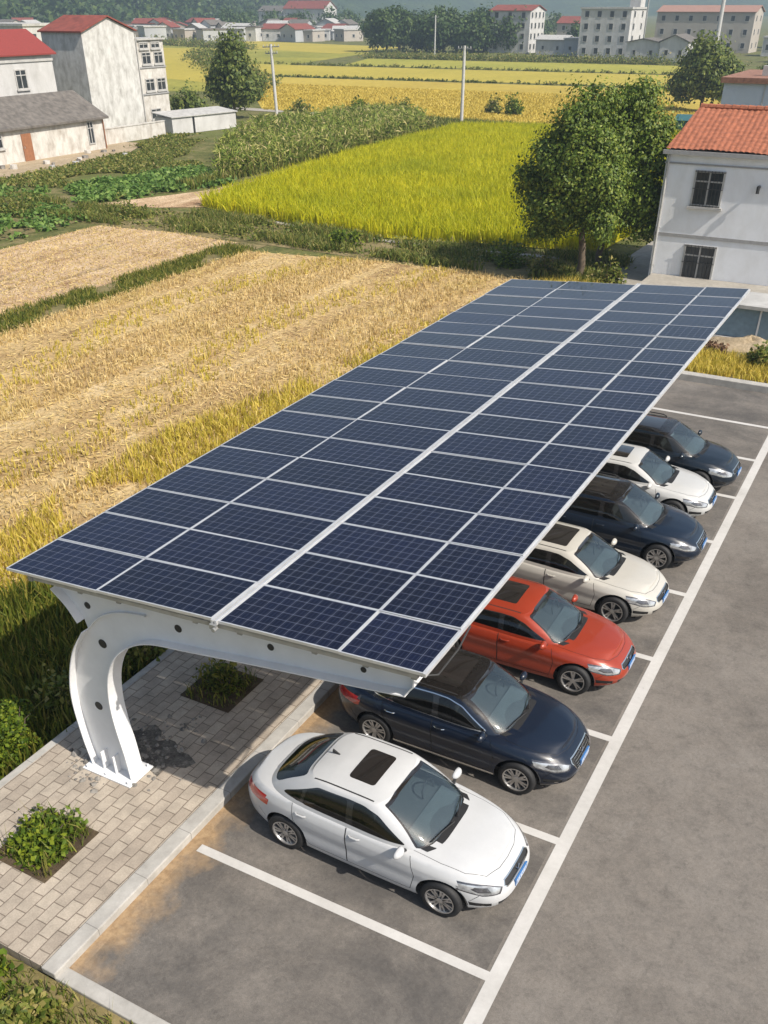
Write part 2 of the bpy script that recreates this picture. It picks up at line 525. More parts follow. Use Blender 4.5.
def blades(pts, z0, h, wd, lean=.35, hvar=.35, per=1, spread=.05):
    """upright tapering two-quad blades"""
    pts = np.repeat(pts, per, axis=0)
    n = len(pts)
    pts = pts + rng.normal(0, spread, pts.shape)
    a = rng.uniform(0, 2 * np.pi, n)
    ca, sa = np.cos(a), np.sin(a)
    hh = h * (1 + rng.uniform(-hvar, hvar, n))
    ww = wd * rng.uniform(.6, 1.3, n) * .5
    la = rng.uniform(0, 2 * np.pi, n); ll = np.abs(rng.normal(0, lean, n)) * hh
    lx, ly = np.cos(la) * ll, np.sin(la) * ll
    z0 = np.broadcast_to(z0, (n,)) if np.ndim(z0) == 0 else np.repeat(z0, per)
    V = np.zeros((n, 5, 3))
    V[:, 0] = np.c_[pts[:, 0] - ca * ww, pts[:, 1] - sa * ww, z0]
    V[:, 1] = np.c_[pts[:, 0] + ca * ww, pts[:, 1] + sa * ww, z0]
    V[:, 2] = np.c_[pts[:, 0] + ca * ww * .8 + lx * .35, pts[:, 1] + sa * ww * .8 + ly * .35, z0 + hh * .6]
    V[:, 3] = np.c_[pts[:, 0] - ca * ww * .8 + lx * .35, pts[:, 1] - sa * ww * .8 + ly * .35, z0 + hh * .6]
    V[:, 4] = np.c_[pts[:, 0] + lx, pts[:, 1] + ly, z0 + hh]
    b = np.arange(n)[:, None] * 5
    F = np.concatenate([b + np.array([0, 1, 2]), b + np.array([0, 2, 3]), b + np.array([3, 2, 4])])
    return V.reshape(-1, 3), F

def leaves(cent, size, up=.35, aspect=1.7, out=None, follow=2.4):
    """folded leaf quads (two triangles) at the given centres"""
    n = len(cent)
    nrm = rng.normal(0, 1, (n, 3)); nrm[:, 2] += up * 2
    if out is not None: nrm = nrm * .62 + out * follow * .62
    nrm /= np.linalg.norm(nrm, axis=1)[:, None]
    t = rng.normal(0, 1, (n, 3)); t -= (t * nrm).sum(1)[:, None] * nrm
    t /= np.linalg.norm(t, axis=1)[:, None]
    s = np.cross(nrm, t)
    L = (size * rng.uniform(.6, 1.4, n))[:, None] if np.ndim(size) == 0 else (size * rng.uniform(.6, 1.4, n))[:, None]
    W = L / aspect
    V = np.zeros((n, 4, 3))
    V[:, 0] = cent - t * L * .5
    V[:, 1] = cent + s * W * .5 - nrm * L * .10
    V[:, 2] = cent + t * L * .5
    V[:, 3] = cent - s * W * .5 - nrm * L * .10
    b = np.arange(n)[:, None] * 4
    F = np.concatenate([b + np.array([0, 1, 2]), b + np.array([0, 2, 3])])
    return V.reshape(-1, 3), F

def merge(parts):
    V = []; F = []; o = 0
    for v, f in parts:
        V.append(v); F.append(f + o); o += len(v)
    return np.concatenate(V), np.concatenate(F)

def lobes_points(lobes, n, shell=.55, clump=.22, per=14):
    """leaf centres: twig clumps through ellipsoid lobes (cx,cy,cz,rx,ry,rz), denser outside"""
    vol = np.array([l[3] * l[4] * l[5] for l in lobes]) ** .75
    vol /= vol.sum()
    out = []; dirs = []
    for l, p in zip(lobes, vol):
        k = max(2, int(n * p / per))
        d = rng.normal(0, 1, (k, 3)); d /= np.linalg.norm(d, axis=1)[:, None]
        r = shell + (1 - shell) * rng.uniform(0, 1, k) ** .7
        r *= 1 + .14 * np.sin(d[:, 0] * 5 + l[0]) * np.cos(d[:, 1] * 6 + l[2]) + rng.normal(0, .06, k)
        c = np.array(l[:3]) + d * r[:, None] * np.array(l[3:])
        cl = clump * rng.uniform(.6, 1.5, k)
        q = np.repeat(c, per, axis=0) + rng.normal(0, 1, (k * per, 3)) * np.repeat(cl, per)[:, None] * np.array([1, 1, .7])
        out.append(q)
        off = q - np.repeat(c, per, axis=0)
        off /= np.linalg.norm(off, axis=1)[:, None] + 1e-6
        dirs.append(np.repeat(d, per, axis=0) * .55 + off * .85)
    return np.concatenate(out), np.concatenate(dirs)

# ------------------------------------------------------------------ the setting
FZ = -0.40                                # field level; the car park stands a little above it
S = 'structure'
sheet('terrain', [(-3500, -300), (1500, -300), (1500, 4500), (-3500, 4500)], FZ - .03, M['terrain'])
# car park
mb = MB(); mb.prism([(-7.15, 4.48), (-2.2, 4.48), (-2.2, -25), (30, -25), (30, 31.6), (-7.15, 31.6)], 'z', -.6, 0)
mb.build('parking_lot', M['asphalt'])['kind'] = S
mb = MB(); mb.prism([(-10.45, 4.29), (-7.40, 4.29), (-7.40, 32.2), (-10.45, 32.2)], 'z', -.6, .125)
pav = mb.build('pavement', M['paver']); pav['kind'] = S
mb = MB()
mb.box(-7.397, -7.15, 4.27, 31.6, -.5, .135)
mb.box(-7.397, -2.25, 4.27, 4.477, -.5, .055)
mb.box(-7.0, 30, 31.603, 31.95, -.5, .22)
mb.box(-10.62, -10.453, 4.29, 32.2, -.5, .11)
bvl = mb.build('kerb', M['kerb']); bvl['kind'] = S
md = bvl.modifiers.new('bevel', 'BEVEL'); md.width = .018; md.segments = 2
# painted lines
PITCH, Y0 = 2.69, 7.0
mb = MB()
for k in range(9):
    y = Y0 + PITCH * k
    mb.add([(-6.95, y - .075, .005), (-2.25, y - .075, .005), (-2.25, y + .075, .005), (-6.95, y + .075, .005)], [(0, 1, 2, 3)])
mb.add([(-2.25, 3.0, .005), (-2.04, 3.0, .005), (-2.04, 31.2, .005), (-2.25, 31.2, .005)], [(0, 1, 2, 3)])
mb.build('parking_lines', M['line'])['kind'] = S
# soil beds
sheet('planting_bed', [(-30, -12), (-2.25, -12), (-2.25, 4.27), (-30, 4.27)], -.01, M['weed_soil'])
sheet('planting_strip', [(-7.0, 31.95), (12, 31.95), (12, 36.2), (-7.0, 36.2)], .10, M['weed_soil'])
sheet('yard', [(-10.5, 36.2), (14, 36.2), (14, 45.88), (-10.5, 45.88)], .06, M['path'])
sheet('lane', [(-13.2, 33), (-10.9, 33), (-10.9, 75), (-12.6, 75)], FZ + .06, M['path'])
P_PL = [(-8.92, 5.88), (-8.92, 10.25), (-8.92, 14.6), (-8.92, 19.0), (-8.92, 23.4), (-8.92, 27.8)]
for x, y in P_PL:
    o = sheet('planter_soil', [(x - .54, y - .56), (x + .54, y - .56), (x + .54, y + .56), (x - .54, y + .56)], .132, M['dirt'])

# fields
F_MAIN = [(-31.3, 6), (-31.4, 42.4), (-25, 43.6), (-19, 44), (-13.6, 43.6), (-11.6, 32), (-11.6, 6)]
F_UP = [(-43.2, 12), (-43.2, 44.0), (-38, 44.4), (-33.0, 44.0), (-33.0, 12)]
F_RICE = [(-42.0, 52.2), (-44.5, 75), (-45.6, 101), (-38.5, 103.6), (-13.4, 104), (-14.6, 51.2), (-26.4, 48.9), (-39.3, 50.9)]
F_CORN = [(-46.4, 60.0), (-46.9, 97), (-52, 104), (-58.5, 106), (-62, 88), (-56, 74), (-51.0, 66.5)]
F_VEG = [(-45.6, 60.8), (-52.3, 65.6), (-54.6, 53.5), (-49.2, 48.9)]
F_VEG2 = [(-55.3, 52), (-51.2, 47.4), (-45.0, 46.0), (-45.2, 37), (-58, 37), (-60, 50)]
F_BARE = [(-40.2, 52.6), (-44.2, 50.2), (-48.4, 49.4), (-45.4, 57.0), (-44.6, 67.5), (-43.2, 66)]
sheet('field_bank', [(-33.1, 6), (-31.2, 6), (-31.2, 44.2), (-33.1, 44.2)], FZ - .012, M['weed_soil'])
sheet('stubble_field', F_MAIN, FZ, M['stubble'])
sheet('stubble_field', F_UP, FZ, M['stubble_dry'])
sheet('rice_paddy', F_RICE, FZ + .02, M['rice_soil'])
sheet('bare_plot', F_BARE, FZ - .01, M['stubble_dry'])
sheet('vegetable_plot', F_VEG, FZ - .012, M['weed_soil'])
sheet('vegetable_plot', F_VEG2, FZ - .013, M['weed_soil'])
sheet('field_bank', [(-58, 44.2), (-33, 44.4), (-25, 44.0), (-12.5, 44), (-12.5, 50.6), (-26.4, 48.7), (-39.4, 50.7), (-48, 48.5), (-58, 50)], FZ - .015, M['weed_soil'])
sheet('ripe_field', [(-76.5, 109.4), (-24, 110.5), (-22, 136), (-38, 168), (-118, 163)], FZ, M['gold'])
sheet('ripe_field', [(-119, 166.5), (-38, 171.5), (-42, 203), (-140, 198)], FZ, M['yellow_far'])
sheet('green_field', [(-100, 131), (-125, 172), (-145, 262), (-330, 380), (-290, 260), (-125, 118)], FZ - .01, M['yellow_green'])
sheet('green_field', [(-120, 203), (-42, 206), (-46, 236), (-130, 232)], FZ, M['green_far'])
sheet('ripe_field', [(-98, 140), (-119, 160), (-190, 262), (-235, 262), (-150, 160)], FZ, M['yellow_far'])
sheet('ripe_field', [(-197, 272), (-150, 252), (-155, 300), (-240, 330), (-270, 300)], FZ, M['yellow_far'])
sheet('field_path', [(-82, 108.2), (-56, 107.2), (-40, 105.2), (-20, 105.5), (-20, 107.3), (-40, 107), (-56, 109.2), (-82, 111)], FZ + .01, M['path'])
sheet('field_path', [(-40, 50.4), (-33, 49.3), (-26.4, 48.0), (-16, 48.6), (-16, 49.1), (-26.4, 48.5), (-33, 49.8), (-40, 50.9)], FZ + .012, M['path'])
sheet('yard', [(-66.8, 50), (-60.5, 52), (-62.5, 68), (-67.0, 76), (-72, 76), (-72, 50)], FZ + .01, M['sand'])

# --- crops and ground cover (nobody could count it)
def stuff(name, VF, mat, label, cat):
    o = np_mesh(name, VF[0], VF[1], mat)
    return tag(o, label, cat, kind='stuff')

p = scatter(F_RICE, 42000)
stuff('rice_crop', blades(p, FZ, .85, .07, .45, .15, per=3, spread=.07), L_RICE, 'bright yellow green standing rice in the paddy beyond the hedge bank', 'rice')
# stubble in drilled rows running away from the car park
def row_points(poly, n, pitch, jit, near=None, along='y'):
    q = scatter(poly, n, near)
    i = 0 if along == 'y' else 1
    q[:, i] = np.round(q[:, i] / pitch) * pitch + rng.normal(0, jit, n)
    return q
q = row_points(F_MAIN, 46000, .30, .05)
dens = np.sin(q[:, 0] * .95 + .2 * np.sin(q[:, 1] * .2)) + .6 * np.sin(q[:, 0] * 3.1 + 1)
q1 = q[dens > rng.uniform(-.5, 1.1, len(q))]
V1 = blades(q1, FZ, .15, .035, .45, .6, per=2, spread=.06)
q2 = scatter(F_MAIN, 20000)
V2 = leaves(np.c_[q2, np.full(len(q2), FZ + .05) + rng.uniform(0, .05, len(q2))], .22, up=1.6, aspect=7)
stuff('rice_stubble', merge([V1, V2]), L_STRAW, 'cut straw stubble in the golden field left of the carport', 'stubble')
q = scatter(F_MAIN, 9000)
q = q[(np.sin(q[:, 0] * 1.1 + 1.2 * np.sin(q[:, 1] * .25)) > .45)]
stuff('regrown_rice', blades(q, FZ, .17, .045, .4, .5, per=3, spread=.07), L_YGRASS, 'yellow green regrowth in lines across the golden stubble field', 'stubble')
q = row_points(F_UP, 9000, .35, .06)
V1 = blades(q, FZ, .10, .03, .5, .5, per=1)
q2 = scatter(F_UP, 9000)
V2 = leaves(np.c_[q2, np.full(len(q2), FZ + .04)], .22, up=1.6, aspect=6)
stuff('dry_straw', merge([V1, V2]), L_STRAW, 'sparse dry straw on the pinkish tilled field at the far left', 'straw')
# tall yellow grass along the canopy's field side
F_YG = [(-13.0, 9.5), (-17.8, 12), (-18.6, 20), (-16.6, 30), (-15.0, 44.3), (-11.2, 44.3), (-10.9, 9.5)]
q = scatter(F_YG, 13000)
q = q[(np.sin(q[:, 0] * 1.3 + 1.5 * np.sin(q[:, 1] * .5)) + np.sin(q[:, 1] * 1.1) > -.9)]
stuff('tall_grass', blades(q, FZ, .27, .04, .5, .6, per=3, spread=.10), L_YGRASS, 'tall yellow grass between the stubble field and the solar carport', 'grass')
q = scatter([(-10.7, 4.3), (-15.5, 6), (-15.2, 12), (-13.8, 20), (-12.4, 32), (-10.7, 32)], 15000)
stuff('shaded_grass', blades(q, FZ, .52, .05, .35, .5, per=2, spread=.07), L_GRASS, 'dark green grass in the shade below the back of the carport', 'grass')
q = scatter([(-33.2, 12), (-33.2, 43.6), (-31.2, 43), (-31.0, 12)], 6500)
stuff('field_border', blades(q[np.sin(q[:, 1] * 1.7 + q[:, 0]) + np.sin(q[:, 1] * .6 + 2 * q[:, 0]) > -.9], FZ, .17, .04, .7, .6, per=3, spread=.14), L_GRASS, 'narrow green grass strip dividing the two stubble fields', 'grass')
F_BANK = [(-58, 44.4), (-33, 44.8), (-25, 44.2), (-12.5, 44.2), (-12.5, 50.4), (-26.4, 48.6), (-39.4, 50.2), (-45, 48.6), (-58, 49)]
q = scatter(F_BANK, 15000)
q = q[np.sin(q[:, 0] * .8) + np.sin(q[:, 1] * 2.3 + q[:, 0] * .3) > .1]
stuff('bank_weeds', blades(q, FZ, .30, .06, .7, .7, per=3, spread=.16), L_WEED, 'rough green weeds on the bank between stubble and standing rice', 'weeds')
q = scatter(F_BANK, 1000); q = q[np.sin(q[:, 0] * .55 + 1) + np.sin(q[:, 1] * 1.9 - q[:, 0] * .4) > -.2]; cc = np.repeat(np.c_[q, np.full(len(q), FZ + .12)], 12, axis=0); cc += rng.normal(0, 1, cc.shape) * np.array([.3, .3, .10])
stuff('bank_weeds', leaves(cc, .17, up=.8, aspect=1.5), L_WEED, 'broad leaved weeds along the bank in front of the standing rice', 'weeds')
q = scatter([(-66.5, 51), (-61, 52), (-62.5, 66), (-69, 82), (-66, 84), (-60.5, 73), (-53.5, 66.5), (-56, 53)], 3600); cc = np.repeat(np.c_[q, np.full(len(q), FZ + .12)], 9, axis=0); cc += rng.normal(0, 1, cc.shape) * np.array([.5, .5, .05]); cc = cc[np.sin(cc[:, 0] * .7) + np.sin(cc[:, 1] * .5 + 1) > -1.1]
stuff('yard_weeds', leaves(cc, .24, up=.8, aspect=1.6), L_WEED, 'patchy weeds between the farmhouse yard and the vegetable beds', 'weeds')
q = scatter([(-70, 14), (-43.4, 14), (-43.4, 36), (-60, 36), (-70, 50)], 7000)
stuff('verge_weeds', blades(q, FZ, .35, .09, .5, .6, per=2, spread=.1), L_WEED, 'weeds growing beyond the tilled field at the far left', 'weeds')
q = scatter([(-47, 97), (-42, 102.5), (-20, 104.6), (-20, 105.3), (-40, 105), (-56, 107), (-60, 106)], 6000)
stuff('path_verge', blades(q, FZ, .5, .14, .4, .6, per=2, spread=.12), L_WEED, 'green verge along the pale farm path behind the rice', 'weeds')
q = scatter([(-48, 57), (-46.3, 57), (-47, 98), (-47.8, 98)], 2500)
stuff('corn_edge_grass', blades(q, FZ, .5, .10, .4, .5, per=2, spread=.1), L_WEED, 'grass edge between the corn and the bright rice', 'weeds')
# corn: stems with arching leaves
q = row_points(F_CORN, 3300, .75, .08, along='x')
h = rng.uniform(1.1, 1.8, len(q))
V1 = blades(q, FZ, 1.5, .05, .06, .2)
cz = np.repeat(np.c_[q, np.zeros(len(q))], 9, axis=0)
hz = np.repeat(h, 9) * rng.uniform(.25, 1.05, len(cz))
cz[:, 2] = FZ + hz
cz[:, :2] += rng.normal(0, .16, (len(cz), 2))
stuff('corn_crop', merge([V1, leaves(cz, .62, up=.1, aspect=6.5)]), L_CORN, 'drying green and tan corn standing beside the bright rice', 'corn')
# vegetable plots: broad leaves
for poly, n, lab in ((F_VEG, 520, 'dark green vegetable bed below the low white wall'), (F_VEG2, 230, 'patchy vegetable plot at the far left before the grey roofed house')):
    q = row_points(poly, n, 1.0, .2)
    c = np.repeat(np.c_[q, np.full(len(q), FZ)], 26, axis=0)
    c += rng.normal(0, 1, c.shape) * np.array([.27, .27, .09]) + np.array([0, 0, .16])
    stuff('vegetable_patch', leaves(c, .30, up=.9, aspect=1.3), L_VEG, lab, 'vegetables')
# far crops: tufts that break up the far fields' edges
q = scatter([(-76.5, 109.6), (-24, 110.7), (-23, 122), (-38, 150), (-105, 148)], 42000)
stuff('ripe_rice', blades(q, FZ, .20, .14, .6, .4), L_GOLD, 'ripe amber rice in the field beyond the farm path', 'rice')
def verge(name, a, b, wdt, n, h, lab, lm=None):
    t = rng.uniform(0, 1, n)[:, None]
    pts = np.array(a) * (1 - t) + np.array(b) * t + rng.normal(0, wdt, (n, 2))
    hh = h * rng.uniform(.4, 1.1, n)
    c = np.repeat(np.c_[pts, np.full(n, FZ)], 14, axis=0)
    k = np.repeat(hh, 14)
    c += rng.normal(0, 1, c.shape) * (k * .42)[:, None] + np.c_[np.zeros((len(c), 2)), k * .55]
    c[:, 2] = np.maximum(c[:, 2], FZ + .02)
    stuff(name, leaves(c, max(.3, h * .30), up=.5, aspect=1.4), lm or L_WEED, lab, 'weeds')
verge('field_edge', (-119, 164.7), (-38, 169.6), .3, 300, .30, 'dark ditch line between amber and yellow fields')
verge('field_edge', (-140, 200.4), (-42, 204.6), .5, 300, .4, 'green bank line beyond the yellow field')
verge('field_edge', (-98, 138), (-175, 225), 2.0, 900, 1.5, 'scrubby green hedge line across the left far fields')
verge('field_edge', (-132, 236), (-46, 240), 1.8, 900, 1.3, 'weedy strip in front of the far white apartment blocks')
verge('field_edge', (-190, 266), (-262, 292), 2.0, 600, 1.6, 'hedge row in the far left yellow fields')

# loose rubble round the column foot
mb = MB()
for i in range(260):
    x, y = (-9.05 + rng.normal(0, .36), 8.25 + rng.normal(0, .42)) if i % 5 else (-9.55 + rng.normal(0, .25), 7.4 + rng.normal(0, .22))
    if -9.62 < x < -8.68 and 7.36 < y < 8.0: continue
    if not (-10.4 < x < -7.5): continue
    s = abs(rng.normal(.028, .022)) + .01
    vs = []
    for k in range(6):
        a = k * math.pi / 3
        vs.append((x + math.cos(a) * s * rng.uniform(.6, 1.2), y + math.sin(a) * s * rng.uniform(.6, 1.2), .120))
    vs.append((x + rng.normal(0, s * .3), y + rng.normal(0, s * .3), .125 + s * rng.uniform(.5, 1.1)))
    mb.add(vs, [(k, (k + 1) % 6, 6) for k in range(6)])
M['rubble'] = plain('broken_mortar', (.20, .185, .165), .95, var=.6, scale=7)
tag(mb.build('rubble', M['rubble']), 'broken paving rubble scattered round the carport column foot', 'rubble', kind='stuff')
def blotch(name, cx, cy, rx, ry, z, mat):
    pts = []
    for k in range(28):
        a = k / 28 * 2 * math.pi
        r = 1 + .28 * math.sin(3 * a + 1) + .16 * math.sin(7 * a) + rng.normal(0, .07)
        pts.append((cx + rx * r * math.cos(a), cy + ry * r * math.sin(a)))
    return sheet(name, pts, z, mat)
M['patch'] = ground_mat('broken_screed', [(.3, (.07, .062, .055)), (.55, (.17, .155, .135)), (.75, (.34, .31, .27))], 5, 22, .6, bmp=1.0, bd=.03)
blotch('broken_paving', -8.95, 8.2, .62, .56, .130, M['patch'])

# hills far behind
def hills():
    na, nr = 150, 26
    V = []
    az = np.linspace(-62, 12, na)
    for i, a in enumerate(az):
        for j in range(nr):
            t = j / (nr - 1)
            near = np.interp(a, [-62, -44, -36, -30, -24, 12], [470, 500, 640, 1000, 1250, 1350])
            r = near + t * 1100
            base = np.interp(a, [-62, -46, -38, -30, -20, 12], [150, 140, 130, 95, 80, 85])
            hgt = base * math.sin(min(1, t * 1.25) * math.pi / 2) ** 1.2
            hgt *= 1 + .22 * math.sin(a * .5 + 1) + .12 * math.sin(a * 1.7 + j * .3)
            hgt += (8 * math.sin(i * .9 + j * 1.3) + 5 * math.sin(i * 2.1 - j * .7)) * t
            V.append((r * math.sin(R(a)), r * math.cos(R(a)), FZ - 2 + max(0, hgt)))
    F = [(i * nr + j, (i + 1) * nr + j, (i + 1) * nr + j + 1, i * nr + j + 1) for i in range(na - 1) for j in range(nr - 1)]
    M['hill'] = ground_mat('wooded_hill', [(.3, (.022, .046, .012)), (.5, (.045, .082, .018)), (.7, (.09, .12, .03))], .02, .16, .6, bmp=1.0, bd=4)
    o = np_mesh('hills', np.array(V), np.array(F), M['hill'], smooth=True)
    if o.data.polygons[0].normal.z < 0: o.data.flip_normals()
    o['kind'] = S
    me = o.data
    # trees over the nearer slope
    V = np.array(V).reshape(na, nr, 3)
    ii = rng.uniform(0, na - 1.01, 4200); jj = rng.uniform(0, 1, 4200) ** 1.6 * 9
    i0 = ii.astype(int); j0 = jj.astype(int)
    fi = (ii - i0)[:, None]; fj = (jj - j0)[:, None]
    P = (V[i0, j0] * (1 - fi) * (1 - fj) + V[i0 + 1, j0] * fi * (1 - fj) + V[i0, j0 + 1] * (1 - fi) * fj + V[i0 + 1, j0 + 1] * fi * fj)
    P = P[np.hypot(P[:, 0], P[:, 1]) < 1000]
    per = 34
    rr = np.repeat(rng.uniform(2.2, 5.0, len(P)), per)
    c = np.repeat(P, per, axis=0)
    d = rng.normal(0, 1, c.shape); d /= np.linalg.norm(d, axis=1)[:, None]
    c = c + d * rr[:, None] * np.array([1, 1, 1.15]) + np.c_[np.zeros(len(c)), np.zeros(len(c)), rr * 1.1]
    stuff('hill_forest', leaves(c, 2.6, up=.5, aspect=1.2), L_WOOD, 'dark wooded hillside behind the far village', 'forest')
hills()

# the air: far things fade to pale blue
def haze():
    m = bpy.data.materials.new('haze')
    m.use_nodes = True
    n = m.node_tree
    n.nodes.clear()
    out = n.nodes.new('ShaderNodeOutputMaterial')
    v = n.nodes.new('ShaderNodeVolumePrincipled')
    v.inputs['Color'].default_value = (.66, .84, 1.0, 1)
    v.inputs['Density'].default_value = .00058
    v.inputs['Anisotropy'].default_value = .2
    n.links.new(v.outputs[0], out.inputs['Volume'])
    mb = MB()
    mb.box(-3300, 900, -200, 3300, FZ - 3.5, 260)
    o = mb.build('haze', m)
    o['kind'] = 'stuff'
    o['label'] = 'thin pale haze over the far fields and hills'
    o['category'] = 'haze'
USE_HAZE = True
if USE_HAZE: haze()

# ------------------------------------------------------------------ carport
XL, XR, ZL, ZR = -10.05, -3.49, 3.79, 4.255     # low back edge, high front edge
YN, NROW, PR = 7.37, 19, 1.0105
def top_z(x): return ZL + (ZR - ZL) * (x - XL) / (XR - XL)
def carport():
    root = empty('solar_carport', ((XL + XR) / 2, YN + 9.6, 0), 'long solar panel carport roof on white curved steel columns over the parked cars', 'carport')
    inv = Matrix.Translation(-Vector(root.location))
    def fin(o):
        o.matrix_parent_inverse = Matrix(inv)
        return o
    cols_ = [(-10.12, -8.40, 10), (-8.395, -6.445, 12), (-6.345, -4.60, 11), (-4.595, -3.49, 7)]
    slope = (ZR - ZL) / (XR - XL)
    # one panel of each width, then copies with shared meshes
    protos = []
    for x0, x1, nx in cols_:
        wd, ln = x1 - x0, PR - .012
        t = .019
        g = MB()
        g.add([(t, t, 0), (wd - t, t, slope * 0), (wd - t, ln - t, 0), (t, ln - t, 0)], [(0, 1, 2, 3)])
        g.v = [(x, y, slope * x - .004) for x, y, z in g.v]
        go = g.build('solar_panel', M['cells'])
        if go.data.polygons[0].normal.z < 0: go.data.flip_normals()
        uvl = go.data.uv_layers.new(name='UVMap')
        for li in go.data.loops:
            co = go.data.vertices[li.vertex_index].co
            uvl.data[li.index].uv = ((co.x - t) / (wd - 2 * t) * nx, (co.y - t) / (ln - 2 * t) * 6)
        f = MB()
        for a, b, c, d in ((0, wd, 0, t), (0, wd, ln - t, ln), (0, t, t, ln - t), (wd - t, wd, t, ln - t)):
            f.box(a, b, c, d, -.04, 0)
        f.box(t, wd - t, t, ln - t, -.036, -.030)
        f.v = [(x, y, z + slope * x) for x, y, z in f.v]
        fo = f.build('panel_frame', M['alu'])
        protos.append((x0, go, fo))
    for r in range(NROW):
        for x0, go, fo in protos:
            if r:
                gp = go.copy(); col.objects.link(gp)
                fp = fo.copy(); col.objects.link(fp)
            else:
                gp, fp = go, fo
            gp.parent = root
            gp.location = (x0 - root.location.x, YN + r * PR - root.location.y, top_z(x0) + rng.normal(0, .0025))
            gp.rotation_euler = (rng.normal(0, .0045), rng.normal(0, .0045), 0)
            fp.parent = gp
            fp.location = (0, 0, 0)
    YF = YN + NROW * PR
    # double rail in the middle gap with end clamp
    mb = MB()
    for xa in (-6.440, -6.382):
        mb.prism([(xa, top_z(xa) - .05), (xa + .032, top_z(xa + .032) - .05), (xa + .032, top_z(xa + .032) + .014), (xa, top_z(xa) + .014)], 'y', YN - .03, YF + .02)
    fin(mb.build('centre_rail', M['alu'], root))
    mb = MB(); mb.box(-6.44, -6.34, YN - .07, YN - .032, top_z(-6.4) - .10, top_z(-6.4) - .03); mb.tube([(-6.36, YN - .10, top_z(-6.4) - .085), (-6.36, YN - .03, top_z(-6.4) - .085)], .03, 8)
    fin(mb.build('rail_clamp', M['galv'], root))
    # edge gutters
    mb = MB()
    mb.prism([(XR + .003, ZR - .06), (XR + .03, ZR - .058), (XR + .03, ZR - .012), (XR + .003, ZR - .012)], 'y', YN, YF)
    fin(mb.build('edge_trim', M['alu'], root))
    # purlins under the panels
    for x in (-9.7, -8.75, -8.05, -6.75, -6.05, -4.95, -4.25, -3.62):
        mb = MB()
        z = top_z(x) - .045
        mb.prism([(x - .035, z - .10), (x + .035, z - .10), (x + .035, z), (x - .035, z)], 'y', YN + .02, YF - .02)
        fin(mb.build('purlin', M['galv'], root))
    mb = MB()
    mb.prism([(XL + .45, top_z(XL + .45) - .105), (XR - .08, ZR - .115), (XR - .08, ZR - .047), (XL + .45, top_z(XL + .45) - .047)], 'y', YN + .005, YN + .018)
    fin(mb.build('gap_strip', M['galv'], root))  # added strip, its grey paints the gap between panels and beam
    # curved support frames
    outer = [(-9.52, .15), (-9.60, .66), (-9.64, 1.38), (-9.56, 1.9), (-9.36, 2.44), (-9.06, 2.90)]
    tipc = [(-9.10, 3.06), (-9.26, 3.31), (-9.50, 3.53)]
    inner = [(-8.72, .15), (-8.76, .70), (-8.82, 1.2), (-8.83, 1.7), (-8.74, 2.2), (-8.52, 2.63), (-8.17, 2.95), (-7.75, 3.14), (-7.09, 3.24), (-5.86, 3.42), (-4.67, 3.58), (-3.80, 3.70)]
    def smooth(pts, n):
        pts = [Vector((p[0], p[1], 0)) for p in pts]
        out = []
        ext = [2 * pts[0] - pts[1]] + pts + [2 * pts[-1] - pts[-2]]
        for i in range(len(pts) - 1):
            p0, p1, p2, p3 = ext[i:i + 4]
            for k in range(n):
                t = k / n
                q = .5 * ((2 * p1) + (p2 - p0) * t + (2 * p0 - 5 * p1 + 4 * p2 - p3) * t * t + (3 * p1 - p0 - 3 * p2 + p3) * t ** 3)
                out.append((q.x, q.y))
        out.append((pts[-1].x, pts[-1].y))
        return out
    so = smooth(outer, 4); st = smooth(tipc, 4); si = smooth(inner, 4)
    def zt(x): return top_z(x) - .15
    top = [(x, zt(x)) for x in np.linspace(-9.50, -3.68, 14)]
    def frame_at(y):
        outl = so + st + top + [(-3.68, 3.86)] + si[::-1]
        mb = MB()
        # web: triangulated thin plate
        tri = tessellate_polygon([[Vector((p[0], p[1], 0)) for p in outl]])
        for dy in (-.012, .012):
            mb.add([(p[0], y + dy, p[1]) for p in outl], tri)
        hw = .15
        def flange(path, th):
            P = [Vector((p[0], 0, p[1])) for p in path]
            for i in range(len(P) - 1):
                d = (P[i + 1] - P[i]).normalized()
                nn = Vector((-d.z, 0, d.x)) * th
                d0 = (P[i] - P[max(i - 1, 0)] + P[min(i + 1, len(P) - 1)] - P[i]).normalized()
                d1 = (P[min(i + 2, len(P) - 1)] - P[i]).normalized() if i + 2 < len(P) else d
                n0 = Vector((-d0.z, 0, d0.x)) * th
                n1 = Vector((-d1.z, 0, d1.x)) * th
                a, b = P[i], P[i + 1]
                vs = []
                for yy in (y - hw, y + hw):
                    for q in (a, b, b + n1, a + n0):
                        vs.append((q.x, yy, q.z))
                fs = [(0, 1, 2, 3), (7, 6, 5, 4), (0, 4, 5, 1), (2, 6, 7, 3)]
                if i == 0: fs.append((0, 3, 7, 4))
                if i == len(P) - 2: fs.append((1, 5, 6, 2))
                mb.add(vs, fs)
        flange(so, .016)
        flange(st, .016)
        flange(top, -.016)
        flange(si, -.016)
        # curved stiffener carrying the outer line on to the beam
        mb.prism([(-3.80, 3.70), (-3.68, 3.87), (-3.68, zt(-3.68)), (-3.70, zt(-3.68)), (-3.70, 3.87), (-3.81, 3.71)], 'y', y - hw, y + hw)
        for xx in (-9.28, -9.03):
            mb.prism([(xx - .01, .16), (xx + .01, .16), (xx + .01, .50), (xx - .01, .50)], 'y', y - hw, y + hw)
        o = fin(mb.build('support_frame', M['white_metal'], root))
        b2 = MB(); b2.box(-9.62, -8.62, y - .29, y + .29, .130, .152)
        for bx in (-9.55, -9.15, -8.69):
            for by in (-.24, .24):
                b2.tube([(bx, y + by, .15), (bx, y + by, .20)], .02, 6)
